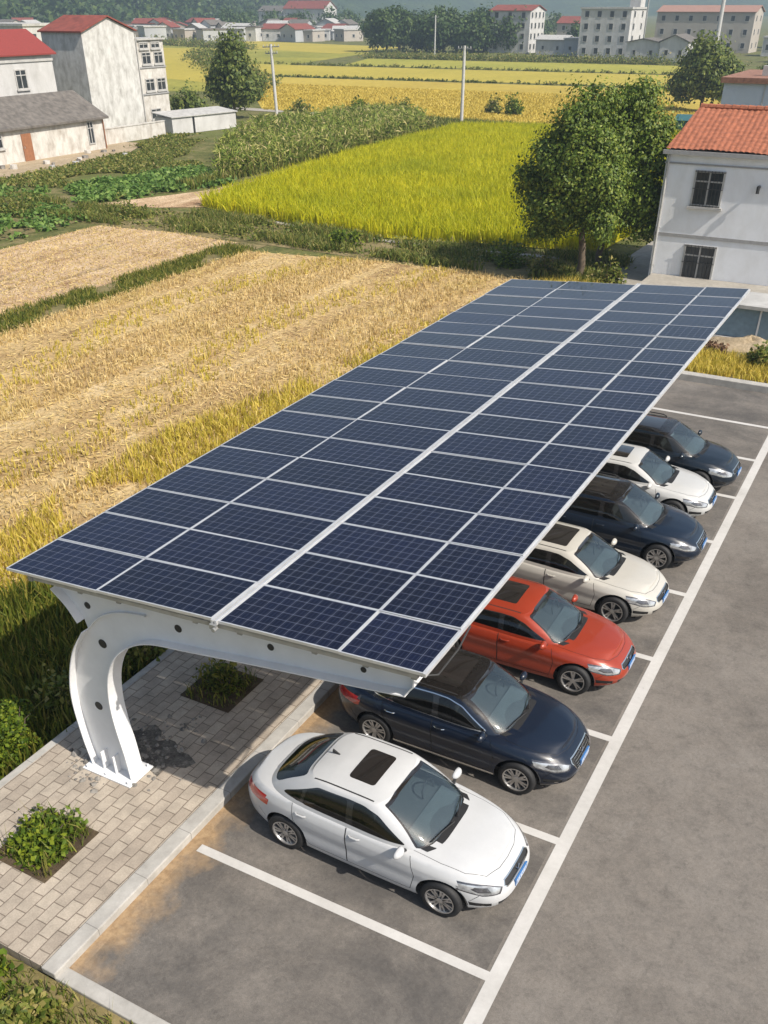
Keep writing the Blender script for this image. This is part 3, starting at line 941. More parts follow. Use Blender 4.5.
        bp = fin(b2.build('base_plate', M['white_metal'], o))
        bp.matrix_parent_inverse = Matrix.Identity(4)
        hp = smooth([(-9.05, 2.92), (-8.75, 3.22), (-8.35, 3.42), (-7.85, 3.52)], 5)
        b3 = MB()
        for i in range(len(hp) - 1):
            (xa, za), (xb, zb) = hp[i], hp[i + 1]
            b3.add([(xa, y - .06, za), (xb, y - .06, zb), (xb, y - .06, zb - .02), (xa, y - .06, za - .02), (xa, y - .012, za), (xb, y - .012, zb), (xb, y - .012, zb - .02), (xa, y - .012, za - .02)],
                   [(0, 1, 2, 3), (0, 4, 5, 1), (3, 2, 6, 7)])
        rb = b3.build('curved_rib', M['white_metal'], o)
        for hx, hz, hr in ((-8.97, 3.33, .055), (-8.83, 2.71, .075), (-7.31, 3.46, .06), (-9.22, 1.40, .075), (-5.79, 3.66, .05), (-4.43, 3.78, .04)):
            b4 = MB()
            b4.prism([(hx + hr * math.cos(k * math.pi / 8), hz + hr * math.sin(k * math.pi / 8)) for k in range(16)], 'y', y - .020, y + .020)
            b4.build('dark_hole_disc', M['dark'], o)  # solid dark disc paints the shaded opening on the web
    for y in (YN + .31, YN + 5.6, YN + 10.9, YN + 16.2, YF - .6):
        frame_at(y)
    mb = MB()
    mb.tube([(-3.55, YN + .06, ZR - .10), (-3.42, YN + .25, ZR - .16), (-3.40, YN + .75, ZR - .11), (-3.45, YN + 1.2, ZR - .06)], .012, 6)
    fin(mb.build('cable', M['wire'], root))
carport()

# ------------------------------------------------------------------ plants
def limb(mb, a, b, r0, r1, wob, seg=6):
    a = Vector(a); b = Vector(b)
    pts = []
    for i in range(seg + 1):
        t = i / seg
        p = a.lerp(b, t)
        if 0 < i < seg: p += Vector(rng.normal(0, wob, 3))
        pts.append(p)
    mb.tube(pts, [r0 + (r1 - r0) * i / seg for i in range(seg + 1)], 7)

def tree(name, label, cat, x, y, lobes, nleaf, leaf, trunk_r, mat, z=FZ, group=None, clump=.25, forks=None, up=.35, shell=.45, per=14):
    """lobes relative to the foot"""
    root = empty(name, (x, y, z), label, cat, group)
    C, D = lobes_points(lobes, nleaf, shell, clump, per)
    V, F = leaves(C, leaf, up, out=D)
    np_mesh('crown', V, F, mat, root)
    mb = MB()
    zc = min(l[2] - l[5] for l in lobes)
    fork = max(.35, zc + .5)
    limb(mb, (0, 0, -.15), (lobes[0][0] * .15, lobes[0][1] * .15, fork), trunk_r * 1.25, trunk_r * .8, trunk_r * .25)
    for l in lobes:
        limb(mb, (lobes[0][0] * .15, lobes[0][1] * .15, fork - .05), (l[0], l[1], l[2] + l[5] * .4), trunk_r * .55, trunk_r * .12, .10)
    mb.build('trunk', M['bark'], root, smooth=True)
    return root

BIG = [(-.3, -.2, 4.3, 1.7, 1.7, 1.6), (-2.3, -.2, 4.6, 1.0, 1.2, .9), (-2.4, .1, 3.5, .9, 1.0, .7), (.8, -1.1, 4.1, 1.2, 1.1, 1.0), (-.9, .1, 6.2, 1.2, 1.2, 1.0), (-1.3, -.9, 3.0, 1.2, 1.1, .8), (.8, -1.0, 2.7, 1.0, 1.0, .8), (.2, -1.2, 5.4, 1.0, 1.0, .9), (-1.0, -1.2, 4.6, .9, .9, .8), (-.3, .3, 7.2, .9, .9, .7), (-1.7, .2, 5.6, .9, .9, .7), (-1.9, -.6, 2.2, .8, .8, .5)]
tree('broadleaf_tree', 'dense dark green tree with its bare trunk showing beside the far edge of the carport', 'tree', -13.8, 45.3, BIG, 42000, .15, .17, L_TREE, clump=.27, per=95, shell=.70)
BIG2 = [(.1, 0, 5.4, 1.6, 1.7, 1.6), (.7, .2, 7.1, 1.0, 1.0, .8), (1.1, .1, 7.5, .6, .6, .45), (1.7, -.2, 6.0, .9, 1.0, .8), (1.9, -.4, 4.8, .9, 1.1, .9), (-.5, .3, 6.6, 1.0, 1.0, .8), (1.9, -.6, 3.4, 1.0, 1.1, .8), (2.1, -.7, 2.3, .8, .9, .7), (1.0, -.6, 2.9, 1.0, 1.0, .8), (1.2, -.6, 4.2, 1.0, 1.0, .9)]
tree('broadleaf_tree', 'taller dark green tree touching the corner of the orange tiled house', 'tree', -13.7, 47.8, BIG2, 38000, .15, .15, L_TREE, clump=.27, per=95, shell=.70)
tree('roadside_tree', 'loose olive green tree behind the low white wall at the far left', 'tree', -73.6, 99.6,
     [(0, 0, 4.2, 2.4, 2.4, 2.4), (.3, .2, 6.4, 1.6, 1.6, 1.9), (-1.2, -.3, 3.0, 1.7, 1.6, 1.4), (1.1, .3, 2.6, 1.9, 1.7, 1.3)], 7000, .42, .16, L_TREE2, clump=.4)
tree('roadside_tree', 'bushy mid green tree behind the ridge of the orange tiled house', 'tree', -27.8, 133.0,
     [(0, 0, 3.9, 3.6, 3.0, 2.6), (-.4, 0, 5.6, 2.3, 2.2, 2.2), (2.4, .2, 3.2, 2.2, 2, 1.9), (-2.5, -.2, 2.6, 1.8, 1.8, 1.6)], 8500, .46, .2, L_TREE2, clump=.45)
for (x, y, s, lab) in ((-19.5, 136, 3.2, 'round green tree at the right edge behind the pale blue house'), (-16.5, 150, 4.6, 'larger green tree at the far right edge above the pale blue house')):
    tree('roadside_tree', lab, 'tree', x, y, [(0, 0, s * .9, s, s, s * .8), (s * .5, 0, s * .8, s * .8, s * .7, s * .6)], 4500, .5, .2, L_TREE2, clump=.5)
for (x, y, s, lab) in ((-75.5, 93.5, 1.6, 'small tree directly behind the low white wall by the grey house'), (-81.0, 108, 2.0, 'low bushy tree between the grey house and the olive tree'), (-85.5, 120, 1.7, 'small round tree in the far left field behind the grey house')):
    tree('small_tree', lab, 'tree', x, y, [(0, 0, s * 1.1, s, s, s), (s * .6, 0, s * .8, s * .7, s * .7, s * .7)], 1500, .38, .08, L_TREE2, clump=.35)
# the grove in front of the far village
k = 0
for i in range(22):
    x = np.interp(i, [0, 21], [-146, -112]) + rng.normal(0, 1.8)
    y = 266 + (x + 146) * .36 + rng.uniform(-3, 9)
    s = rng.uniform(3.0, 4.3)
    hh = rng.uniform(7.0, 10.5)
    tree('grove_tree', 'tall dark green tree in the close grove beside the far white apartment block', 'tree', x, y,
         [(0, 0, hh * .5, s, s, hh * .42), (rng.normal(0, 1), rng.normal(0, 1), hh * .76, s * .7, s * .7, hh * .25)], 1500, .85, .22, L_WOOD, group='trees of the dark grove', clump=.7, per=10)
for i in range(60):
    t = (i % 30) / 29
    x = -300 + t * 150 + rng.normal(0, 3); y = 385 + rng.uniform(-20, 60) - t * 10
    s = rng.uniform(2.5, 4.5)
    tree('village_tree', 'green tree among the small white houses of the far village', 'tree', x, y, [(0, 0, s * 1.1, s, s, s * 1.1)], 380, 1.1, .25, L_WOOD, group='trees in the far village', clump=.8, per=8)
for i, (x, y, s) in enumerate(((-100, 300, 3.2), (-95, 306, 3.6), (-90, 300, 3.0), (-48, 330, 5), (-40, 320, 5.5), (-33, 300, 4.5), (-27, 280, 4.5), (-36, 262, 3.4), (-30, 250, 3.8))):
    tree('village_tree', 'green tree growing between the far white apartment blocks and the right edge', 'tree', x, y, [(0, 0, s * 1.05, s, s, s * 1.0)], 700, .95, .25, L_WOOD, group='trees between the far blocks', clump=.7, per=10)

def shrub(name, label, x, y, z, rad, hgt, n, leaf, mat, group=None, cat='shrub', stems=7, up=.6, aspect=1.5, fill=.15):
    root = empty(name, (x, y, z), label, cat, group)
    per = 9
    d = rng.normal(0, 1, (n // per, 3)); d /= np.linalg.norm(d, axis=1)[:, None]
    d[:, 2] = np.abs(d[:, 2])
    nt = 7
    tc = np.clip(rng.normal(0, .42, (nt, 2)), -.5, .5) * rad; th = rng.uniform(.45, 1.25, nt)
    ti = rng.integers(0, nt, len(d))
    r = fill + (1 - fill) * rng.uniform(0, 1, len(d)) ** .6
    c = d * r[:, None] * np.array([rad * .62, rad * .62, hgt]) * np.c_[np.ones(len(d)), np.ones(len(d)), th[ti]]
    c[:, :2] += tc[ti]
    c = np.repeat(c, per, axis=0) + rng.normal(0, leaf * .75, (len(c) * per, 3))
    c[:, 2] = np.maximum(c[:, 2], .02)
    V, F = leaves(c, leaf, up, aspect)
    np_mesh('foliage', V, F, mat, root)
    mb = MB()
    for k in range(stems):
        a = k * 2.4
        limb(mb, (0.03 * math.cos(a), .03 * math.sin(a), -.03), (rad * .6 * math.cos(a), rad * .6 * math.sin(a), hgt * .75), .014 + hgt * .008, .005, .02, 4)
    mb.build('stem', M['bark'], root)
    return root
shrub('planter_shrub', 'bright green leafy shrub in the near sunlit square planter', -9.02, 5.98, .13, .50, .24, 2000, .085, L_BUSH)
shrub('planter_shrub', 'thin grassy shrub in the shaded square planter behind the beam', -8.92, 10.3, .13, .34, .42, 420, .15, L_GRASS, aspect=3.2)
for x, y in P_PL[2:]:
    shrub('planter_shrub', 'small shrub in a square planter hidden deep under the carport', x, y, .13, .35, .4, 260, .12, L_GRASS, group='shrubs in the hidden planters')
shrub('verge_bush', 'sunlit bright green bush at the left edge beside the column', -11.35, 7.5, -.05, .62, .62, 4600, .075, L_BUSH)
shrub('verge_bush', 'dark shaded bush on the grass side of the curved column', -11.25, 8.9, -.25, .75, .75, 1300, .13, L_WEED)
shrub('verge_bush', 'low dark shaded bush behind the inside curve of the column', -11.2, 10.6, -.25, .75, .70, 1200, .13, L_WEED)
shrub('verge_bush', 'yellow green bush at the paving edge below the sunlit bush', -11.1, 6.5, -.05, .40, .40, 2000, .07, L_BUSH)
for y in (12.4, 14.2):
    shrub('verge_bush', 'dark bush seen through the shade under the carport', -11.2, y, -.2, .7, .7, 900, .13, L_WEED, group='bushes behind the shaded paving')
for i, (x, y, r, h, lab) in enumerate(((-8.2, 3.5, .55, .36, 'leafy weed clump against the pale kerb in the bottom left corner'),
                                   (-7.15, 3.55, .45, .36, 'small weed clump right of the bottom left clump by the kerb'),
                                   (-9.2, 3.5, .5, .5, 'weed clump at the left end of the near kerb'),
                                   (-6.35, 3.45, .35, .28, 'low sprawling weeds at the end of the bottom left bed'))):
    shrub('weed_clump', lab, x, y, -.02, r, h, 2200, .11, L_WEED if i % 2 else L_BUSH)
q = scatter([(-10.4, 4.2), (-5.6, 4.2), (-5.6, 2.2), (-10.4, 2.2)], 1300)
stuff('bed_grass', blades(q, -.01, .13, .02, .7, .6, per=3, spread=.05), L_WEED, 'grass and weeds covering the bottom left bed', 'grass')
q = scatter([(-10.4, 4.35), (-8.9, 4.35), (-9.4, 4.75), (-10.4, 5.0)], 160)
stuff('paving_weeds', blades(q, .12, .16, .025, .6, .6, per=3, spread=.05), L_WEED, 'weeds creeping over the paving at the left edge', 'weeds')
for x, y in P_PL[:2]:
    q = np.c_[rng.uniform(x - .5, x + .5, 260), rng.uniform(y - .52, y + .52, 260)]
    stuff('planter_grass', blades(q[:150], .13, .20 if y < 7 else .15, .018, .6, .7, per=2, spread=.03), L_WEED if y < 7 else L_GRASS, 'short grass on the soil of a square planter', 'grass')
# far end strip
shrub('strip_shrub', 'round dark green shrub at the right edge beyond the far kerb', -3.3, 34.3, .10, .75, .75, 1600, .15, L_WEED)
shrub('strip_shrub', 'rusty brown dead shrub in the strip at the far corner of the carport', -5.3, 34.8, .10, .45, .45, 500, .14, leaf_mat('dead_leaf', [(0, (.10, .055, .03)), (1, (.24, .14, .08))]))
q = scatter([(-6.9, 32.1), (1, 32.1), (1, 34.6), (-6.9, 34.6)], 3000)
stuff('strip_grass', blades(q, .10, .22, .03, .5, .6, per=3, spread=.06), L_YGRASS, 'yellow grass in the planting strip beyond the far kerb', 'grass')
# bushes of the field bank and by the path
for i, (x, y, r, h, lab) in enumerate(((-27.3, 45.9, .9, .9, 'round green bush on the bank in front of the bright rice'),
                                   (-43.8, 47.2, 1.3, 1.1, 'leafy bush at the corner of the tilled field and the bank'),
                                   (-50.4, 44.5, 1.5, 1.3, 'large leafy bush at the far left edge by the tilled field'),
                                   (-17.8, 46.2, 1.0, 1.0, 'dark bush on the bank in the shade of the big tree'),
                                   (-15.4, 44.9, .8, 1.3, 'light green sapling bush at the foot of the big tree'),
                                   (-12.2, 44.6, .9, 1.2, 'shaded bush between the big tree and the orange tiled house'),
                                   (-46.6, 118.2, 1.1, 2.3, 'narrow upright bush on the path right of the far pole group'),
                                   (-49.6, 119.5, .9, 1.6, 'smaller upright bush beside the narrow bush on the far path'),
                                   (-58.2, 112, 1.2, 1.6, 'rounded bush by the path at the top of the corn'),
                                   (-64, 112.5, 1.4, 1.3, 'spreading bush by the path behind the left pole'),
                                   (-69.5, 107, 1.8, 1.4, 'low wide bush between the olive tree and the corn'))):
    shrub('bank_bush', lab, x, y, FZ, r, h, 900, .17 if y < 60 else .3, L_WEED if i % 3 else L_BUSH)

# ------------------------------------------------------------------ poles
def pole(label, x, y, h, r, arm, mat, lamp=False):
    root = empty('utility_pole', (x, y, FZ), label, 'utility pole')
    mb = MB(); mb.tube([(0, 0, -.2), (0, 0, h)], [r * 1.25, r], 10)
    mb.build('shaft', mat, root, smooth=False)
    for z, L in arm:
        mb = MB(); mb.box(-L, L, -.05, .05, z - .05, z + .05)
        c = mb.build('crossarm', M['galv'], root)
        for k in (-1, -.5, .5, 1):
            ib = MB(); ib.tube([(k * L * .92, 0, z + .05), (k * L * .92, 0, z + .22)], [.05, .035], 6)
            ib.build('insulator', M['concrete'], c)
    return root
pole('pale leaning grey pole with crossarm left of the corn top', -68.6, 100.9, 7.15, .15, ((6.9, 1.1), (6.3, .8)), M['pole']).rotation_euler = (0, R(-2.2), 0)
pole('straight grey concrete pole behind the top corner of the bright rice', -46.6, 103.6, 7.25, .15, ((7.0, .75),), M['pole'])
pole('tall slim dark mast between the far blocks', -71.0, 262, 17.5, .16, ((14.5, .8),), M['galv'])
pole('pale thick pole right of the far tan block', -55.0, 268, 14.0, .42, ((12.5, 1.2),), M['pole'])
pole('slim pale pole standing in front of the dark grove', -126.5, 262, 8.5, .16, ((8.0, .9),), M['pole'])

# ------------------------------------------------------------------ buildings
def window(root, wall_o, face, pos, u0, u1, z0, z1, frame=M['win_frame'], fw=.07, mull=1, bars=0, sill=True, name='window'):
    """pos: the wall plane; u runs along the wall. Frame stands proud, glass sits behind it"""
    ox, oy, oz = root.location
    def put(mb, a, b, c, d, e, f):     # depth range a..b, u range c..d, z range e..f
        if face == '-y':
            mb.box(c - ox, d - ox, pos - b - oy, pos - a - oy, e - oz, f - oz)
        else:
            mb.box(pos + a - ox, pos + b - ox, c - oy, d - oy, e - oz, f - oz)
    fr = MB()
    put(fr, .0, .07, u0, u1, z1 - fw, z1); put(fr, .0, .07, u0, u1, z0, z0 + fw)
    put(fr, .0, .068, u0, u0 + fw, z0 + fw, z1 - fw); put(fr, .0, .068, u1 - fw, u1, z0 + fw, z1 - fw)
    for k in range(1, mull + 1):
        u = u0 + (u1 - u0) * k / (mull + 1)
        put(fr, .0, .055, u - fw * .4, u + fw * .4, z0 + fw, z1 - fw)
    if mull:
        z = z0 + (z1 - z0) * .7
        put(fr, .0, .05, u0 + fw, u1 - fw, z - fw * .35, z + fw * .35)
    fo = fr.build(name, frame, root)
    pn = MB(); put(pn, -.05, .012, u0 + fw * .5, u1 - fw * .5, z0 + fw * .5, z1 - fw * .5)
    pn.build('pane', M['glass_dark'], fo)
    if sill:
        s = MB(); put(s, .0, .16, u0 - .1, u1 + .1, z0 - .10, z0 - .003)
        s.build('sill', M['concrete'], fo)
    if bars:
        b = MB()
        for k in range(1, bars + 1):
            u = u0 + (u1 - u0) * k / (bars + 1)
            put(b, .10, .118, u - .010, u + .010, z0, z1)
        for z in (z0 + .04, (z0 + z1) / 2, z1 - .04):
            put(b, .10, .12, u0, u1, z - .012, z + .012)
        b.build('security_bars', M['dark'], fo)
    return fo

def gable_roof(root, x0, x1, y0, y1, z, rise, over, axis, mat, ridge=.5, thick=.12, name='roof'):
    """axis: direction of the ridge"""
    ox, oy, oz = root.location
    if axis == 'x':
        a0, a1, b0, b1 = x0 - over, x1 + over, y0 - over, y1 + over
    else:
        a0, a1, b0, b1 = y0 - over, y1 + over, x0 - over, x1 + over
    br = b0 + (b1 - b0) * ridge
    prof = [(b0, z - .04), (br, z + rise), (b1, z - .04), (b1, z - .04 + thick), (br, z + rise + thick), (b0, z - .04 + thick)]
    mb = MB()
    if axis == 'x':
        mb.prism([(p[0] - oy, p[1] - oz) for p in prof], 'x', a0 - ox, a1 - ox)
    else:
        mb.prism([(p[0] - ox, p[1] - oz) for p in prof], 'y', a0 - oy, a1 - oy)
    return mb.build(name, mat, root)

def walls(root, x0, x1, y0, y1, z0, z1, mat, gable=None, rise=0, ridge=.5, name='wall'):
    ox, oy, oz = root.location
    mb = MB()
    if gable == 'x':       # ridge along x: gable ends face x
        yr = y0 + (y1 - y0) * ridge
        mb.prism([(y0 - oy, z0 - oz), (y1 - oy, z0 - oz), (y1 - oy, z1 - oz), (yr - oy, z1 + rise - oz), (y0 - oy, z1 - oz)], 'x', x0 - ox, x1 - ox)
    elif gable == 'y':
        xr = x0 + (x1 - x0) * ridge
        mb.prism([(x0 - ox, z0 - oz), (x1 - ox, z0 - oz), (x1 - ox, z1 - oz), (xr - ox, z1 + rise - oz), (x0 - ox, z1 - oz)], 'y', y0 - oy, y1 - oy)
    else:
        mb.box(x0 - ox, x1 - ox, y0 - oy, y1 - oy, z0 - oz, z1 - oz)
    return mb.build(name, mat, root)

# --- the orange tiled house at the right edge
def tiled_house():
    root = empty('white_house', (-10.68, 45.9, FZ), 'two storey white house with an orange tiled roof and barred windows at the right edge', 'house')
    x0, x1, y0, y1, ze = -10.68, -1.2, 45.9, 52.9, 5.10
    wl = walls(root, x0, x1, y0, y1, FZ - .2, ze, M['wall_white'])
    ox, oy, oz = root.location
    mb = MB()
    mb.box(x0 - .03 - ox, x1 - ox, y0 - .035 - oy, y0 - .002 - oy, 1.70 - oz, 1.84 - oz)
    mb.build('floor_band', M['band'], root)
    mb = MB()
    mb.box(x0 - .14 - ox, x1 + .1 - ox, y0 - .26 - oy, y0 - .002 - oy, 5.0 - oz, 5.16 - oz)
    mb.box(x0 - .04 - ox, x1 - ox, y0 - .05 - oy, y0 - .003 - oy, 4.62 - oz, 4.68 - oz)
    mb.build('cornice', M['band'], root)
    # tiles: rolls across, courses up the slope
    for sgn, nm in ((1, 'roof'), (-1, 'roof')):
        W = x1 - x0 + .12; nx = int(W / .045); nyc = 11; sub = 5
        L = 3.5 + .22
        V = []; idx = []
        for j in range(nyc * sub + 1):
            t = j / (nyc * sub)
            fr = (t * nyc) % 1.0 if j < nyc * sub else 1.0
            for i in range(nx + 1):
                x = x0 - .06 + W * i / nx + .42 * t * (1 - i / nx)
                roll = .042 * abs(math.sin(math.pi * x / .24)) ** .7
                h = 5.16 + 1.33 * t + roll + .045 * (1 - fr)
                h += .018 * math.sin(x * 1.3 + t * 3) + .012 * math.sin(x * 4.1)
                yy = y0 - .20 + L * t if sgn > 0 else y1 + .20 - L * t
                V.append((x - ox, yy - oy, h - oz))
        n1 = nx + 1
        F = [(j * n1 + i, j * n1 + i + 1, (j + 1) * n1 + i + 1, (j + 1) * n1 + i) for j in range(nyc * sub) for i in range(nx)]
        o = np_mesh(nm, np.array(V), np.array(F), M['tile'], root)
    mb = MB()
    nb = 26
    for i in range(nb):
        a = x0 + .36 + (x1 - x0 - .4) * i / nb; b = a + (x1 - x0) / nb * 1.03
        mb.tube([(a - ox, 49.4 - oy, 6.54 - oz), (b - ox, 49.4 - oy, 6.525 - oz)], [.13, .115], 8)
    mb.build('ridge_tiles', M['tile'], root)
    for u0, u1, z0, z1 in ((-9.33, -8.02, 3.02, 4.44), (-9.23, -7.78, -.02, 1.45), (-3.6, -2.2, 3.02, 4.44), (-3.6, -2.2, -.02, 1.45)):
        window(root, wl, '-y', y0, u0, u1, z0, z1, bars=8, fw=.08)
    mb = MB()
    mb.tube([(x0 + .12 - ox, y0 - .07 - oy, .0), (x0 + .12 - ox, y0 - .07 - oy, 5.35)], .055, 8)
    for z in (.8, 2.4, 4.2): mb.box(x0 + .04 - ox, x0 + .2 - ox, y0 - .09 - oy, y0 - .002 - oy, z, z + .05)
    mb.build('drainpipe', M['concrete'], root)
    mb = MB(); mb.tube([(-6.55 - ox, y0 + .01 - oy, 3.95 - oz), (-6.55 - ox, y0 - .22 - oy, 3.97 - oz), (-6.55 - ox, y0 - .24 - oy, 3.72 - oz)], .07, 8)
    mb.build('vent_pipe', M['dark'], root)
    g = MB(); g.add([(x0 + .02 - ox, y0 + .02 - oy, ze - oz), (x0 + .02 - ox, y1 - .02 - oy, ze - oz), (x0 + .38 - ox, 49.4 - oy, 6.42 - oz)], [(0, 1, 2)])
    g.build('gable', M['wall_white'], root)
    return root
tiled_house()

def blue_shed():
    root = empty('porch_shed', (-4.7, 38.6, .06), 'low shed with pale flat roof and blue panels in front of the white house', 'shed')
    mb = MB(); mb.box(-1.3, 4.2, -1.95, .2, 1.20, 1.32); mb.build('roof', M['concrete'], root)
    mb = MB(); mb.box(-1.1, 4.0, -.3, .0, 0, 1.195); mb.build('wall', M['wall_white'], root)
    for k in range(3):
        mb = MB(); mb.box(-1.1 + 1.55 * k + .03, -1.1 + 1.55 * (k + 1) - .03, -1.72, -1.66, .12, 1.195); mb.build('panel', M['blue_panel'], root)
        mb = MB(); mb.box(-1.1 + 1.55 * (k + 1) - .028, -1.1 + 1.55 * (k + 1) + .028, -1.78, -1.68, 0, 1.195); mb.build('post', M['white_metal'], root)
    mb = MB(); mb.box(-1.2, 4.1, -1.85, -1.60, 0, .11); mb.build('plinth', M['concrete'], root)
blue_shed()
def sand_pile():
    na, nr = 40, 9
    V = []; F = []
    for j in range(nr):
        r = j / (nr - 1)
        for i in range(na):
            a = 2 * math.pi * i / na
            k = 1 + .25 * math.sin(2 * a + 1) + .12 * math.sin(5 * a)
            V.append((1.7 * r * k * math.cos(a), .75 * r * k * math.sin(a), .42 * (1 - r) ** .8 * (1 + .2 * math.sin(3 * a + 9 * r))))
    F = [(j * na + i, (j + 1) * na + i, (j + 1) * na + (i + 1) % na, j * na + (i + 1) % na) for j in range(nr - 1) for i in range(na)]
    o = np_mesh('sand_heap', np.array(V), np.array(F), M['sand'], smooth=True)
    o.location = (-4.3, 35.9, .10)
    tag(o, 'low heap of sandy rubble beyond the planting strip at the right edge', 'sand heap')
sand_pile()

def blue_house():
    root = empty('pale_blue_house', (-11.9, 62, FZ), 'pale blue building with brown flat roof behind the orange tiled house', 'house')
    walls(root, -11.9, -2, 62, 70, FZ, 6.75, M['wall_blue'])
    mb = MB(); mb.box(-.18, 10.1, -.18, 8.2, 7.155, 7.42)
    mb.build('roof', plain('brown_parapet', (.25, .125, .085), .9, var=.3), root)
    mb = MB(); mb.box(2.2, 2.26, -.05, -.002, 0, 7.1); mb.build('drainpipe', M['concrete'], root)
    mb = MB(); mb.box(1.6, 2.1, 2, 2.5, 7.425, 7.9); mb.build('chimney', M['concrete'], root)
blue_house()
def tarp():
    o = MB(); o.box(-1.5, 1.5, -1, 1, 0, 1.5)
    o.prism([(-1.15, 1.505), (1.15, 1.505), (0, 1.95)], 'x', -1.7, 1.7)
    ob = o.build('covered_stack', plain('teal_cover', (.035, .115, .125), .6), loc=(-22.5, 105.5, FZ))
    tag(ob, 'dark teal covered stack by the farm path left of the pale blue house', 'covered stack')
tarp()

# --- the houses at the left edge
def tall_house():
    root = empty('grey_house', (-75, 78.3, FZ), 'tall unplastered grey house with red gable roof and windowed white side wing', 'house')
    walls(root, -80.2, -75, 78.3, 85.7, FZ, 8.15, M['wall_grey'], 'x', 1.15, name='gable_block')
    # shaded end keeps the same cement
    gable_roof(root, -80.2, -75, 78.3, 85.7, 8.17, 1.18, .22, 'x', M['red_roof'])
    w2 = walls(root, -79.5, -75.02, 85.72, 90.0, FZ, 7.35, M['wall_dirty'], name='side_wing')
    ox, oy, oz = root.location
    mb = MB()
    mb.box(-79.7 - ox, -74.8 - ox, 85.75 - oy, 90.2 - oy, 7.355 - oz, 7.50 - oz); mb.build('roof_slab', M['concrete'], root)
    for z in (4.95, 2.6):
        mb = MB(); mb.box(-75.015 - ox, -74.93 - ox, 85.75 - oy, 90.02 - oy, z - oz, z + .14 - oz); mb.build('floor_band', M['band'], root)
    for (a, b, z0, z1) in ((86.2, 87.6, 6.6, 7.2), (88.0, 89.4, 6.6, 7.2), (86.4, 87.8, 4.5 + .75, 6.35), (88.3, 89.7, 5.25, 6.35), (86.5, 87.9, 2.9, 4.05), (88.3, 89.7, 2.9, 4.05), (86.8, 88.4, .35, 1.35)):
        window(root, w2, '+x', -75.02, a, b, z0, z1, fw=.1, mull=1)
    mb = MB(); mb.tube([(.08, 7.45, 0), (.08, 7.45, 8.3)], .06, 6); mb.build('drainpipe', M['concrete'], root)
tall_house()
def red_house():
    root = empty('red_roofed_house', (-75, 66, FZ), 'white house with bright red roof and one blue paned window at the left edge', 'house')
    x1 = -75
    wl = walls(root, -83, x1, 58, 74.0, FZ, 6.55, M['wall_far'])
    ox, oy, oz = root.location
    gable_roof(root, -83, x1, 58, 74.0, 6.62, 1.75, .35, 'y', plain('bright_red_roof', (.22, .034, .026), .7, var=.12), ridge=.62)
    mb = MB(); mb.box(x1 + .002 - ox, x1 + .10 - ox, 58 - oy, 74.02 - oy, 6.1 - oz, 6.3 - oz); mb.build('cornice', M['concrete'], root)
    bf = plain('blue_glass_window', (.16, .24, .32), .3)
    for a in (69.2, 65.0):
        window(root, wl, '+x', x1, a, a + 1.35, 4.05, 5.6, frame=M['concrete'], fw=.1)
red_house()
def low_house():
    root = empty('farmhouse', (-67.6, 64, FZ), 'low weathered farmhouse with grey tiled roof and brown door at the left edge', 'house')
    x1, y0, y1 = -67.6, 50, 71.6
    wl = walls(root, -74.5, x1, y0, y1, FZ - .1, 1.95, M['wall_dirty'], 'y', 1.75, ridge=.5)
    gable_roof(root, -74.5, x1, y0, y1, 2.0, 1.85, .38, 'y', M['grey_roof'], ridge=.5, thick=.16)
    ox, oy, oz = root.location
    d = MB(); d.box(x1 + .003 - ox, x1 + .07 - ox, 61.7 - oy, 62.75 - oy, 0, 2.0)
    do = d.build('door', M['brown_door'], root)
    h = MB(); h.box(x1 + .07 - ox, x1 + .12 - ox, 61.8 - oy, 61.86 - oy, .95, 1.1); h.build('handle', M['galv'], do)
    window(root, wl, '+x', x1, 58.6, 59.7, .75, 1.75, fw=.1)
    window(root, wl, '+x', x1, 69.4, 70.2, .1, 1.9, fw=.1, sill=False)
    p = MB(); p.tube([(.1, 71.45 - oy, 0), (.1, 71.45 - oy, 2.3)], .05, 6); p.build('drainpipe', M['brown_door'], root)
low_house()
def low_shed():
    root = empty('walled_shed', (-69.0, 82.8, FZ), 'long low white walled shed with grey sheet roof beside the grey house', 'shed', rz=R(-10))
    mb = MB(); mb.box(-2.6, 0, 0, 2.7, 0, 1.45); mb.box(-2.6, 0, 3.0, 8.8, 0, 1.45); mb.build('wall', M['wall_far'], root)
    mb = MB(); mb.box(-2.5, -.12, 2.702, 2.998, 0, 1.42); mb.build('dark_gap', M['dark'], root)  # dark block paints the shade inside the gap between the walls
    mb = MB(); mb.prism([(-2.9, 1.75), (.15, 1.46), (.15, 1.54), (-2.9, 1.83)], 'y', -.15, 9.0); mb.build('roof', M['concrete'], root)
low_shed()
def garden_wall():
    mb = MB(); mb.box(-69.6, -69.3, 72.2, 82.0, FZ, FZ + 1.25); mb.box(-69.65, -69.25, 72.2, 82.0, FZ + 1.252, FZ + 1.33)
    tag(mb.build('garden_wall', M['wall_dirty']), 'stained white garden wall between the farmhouse and the low shed', 'wall')
garden_wall()
# odds and ends in the yard
for i in range(16):
    x = -64.5 + rng.normal(0, 1.6); y = 56 + i * .95 + rng.normal(0, .6)
    mb = MB()
    s = rng.uniform(.14, .34)
    pts = [(s * rng.uniform(.7, 1.1) * math.cos(k * 1.05), s * rng.uniform(.7, 1.1) * math.sin(k * 1.05)) for k in range(6)]
    mb.prism(pts, 'z', 0, s * rng.uniform(.5, 1.1))
    o = mb.build('yard_clutter', [M['concrete'], M['wall_dirty'], M['rubble'], M['grey_roof']][i % 4], loc=(x, y, FZ))
    tag(o, 'small block of clutter lying in the yard before the grey roofed farmhouse', 'yard clutter', 'clutter in the farmhouse yard')

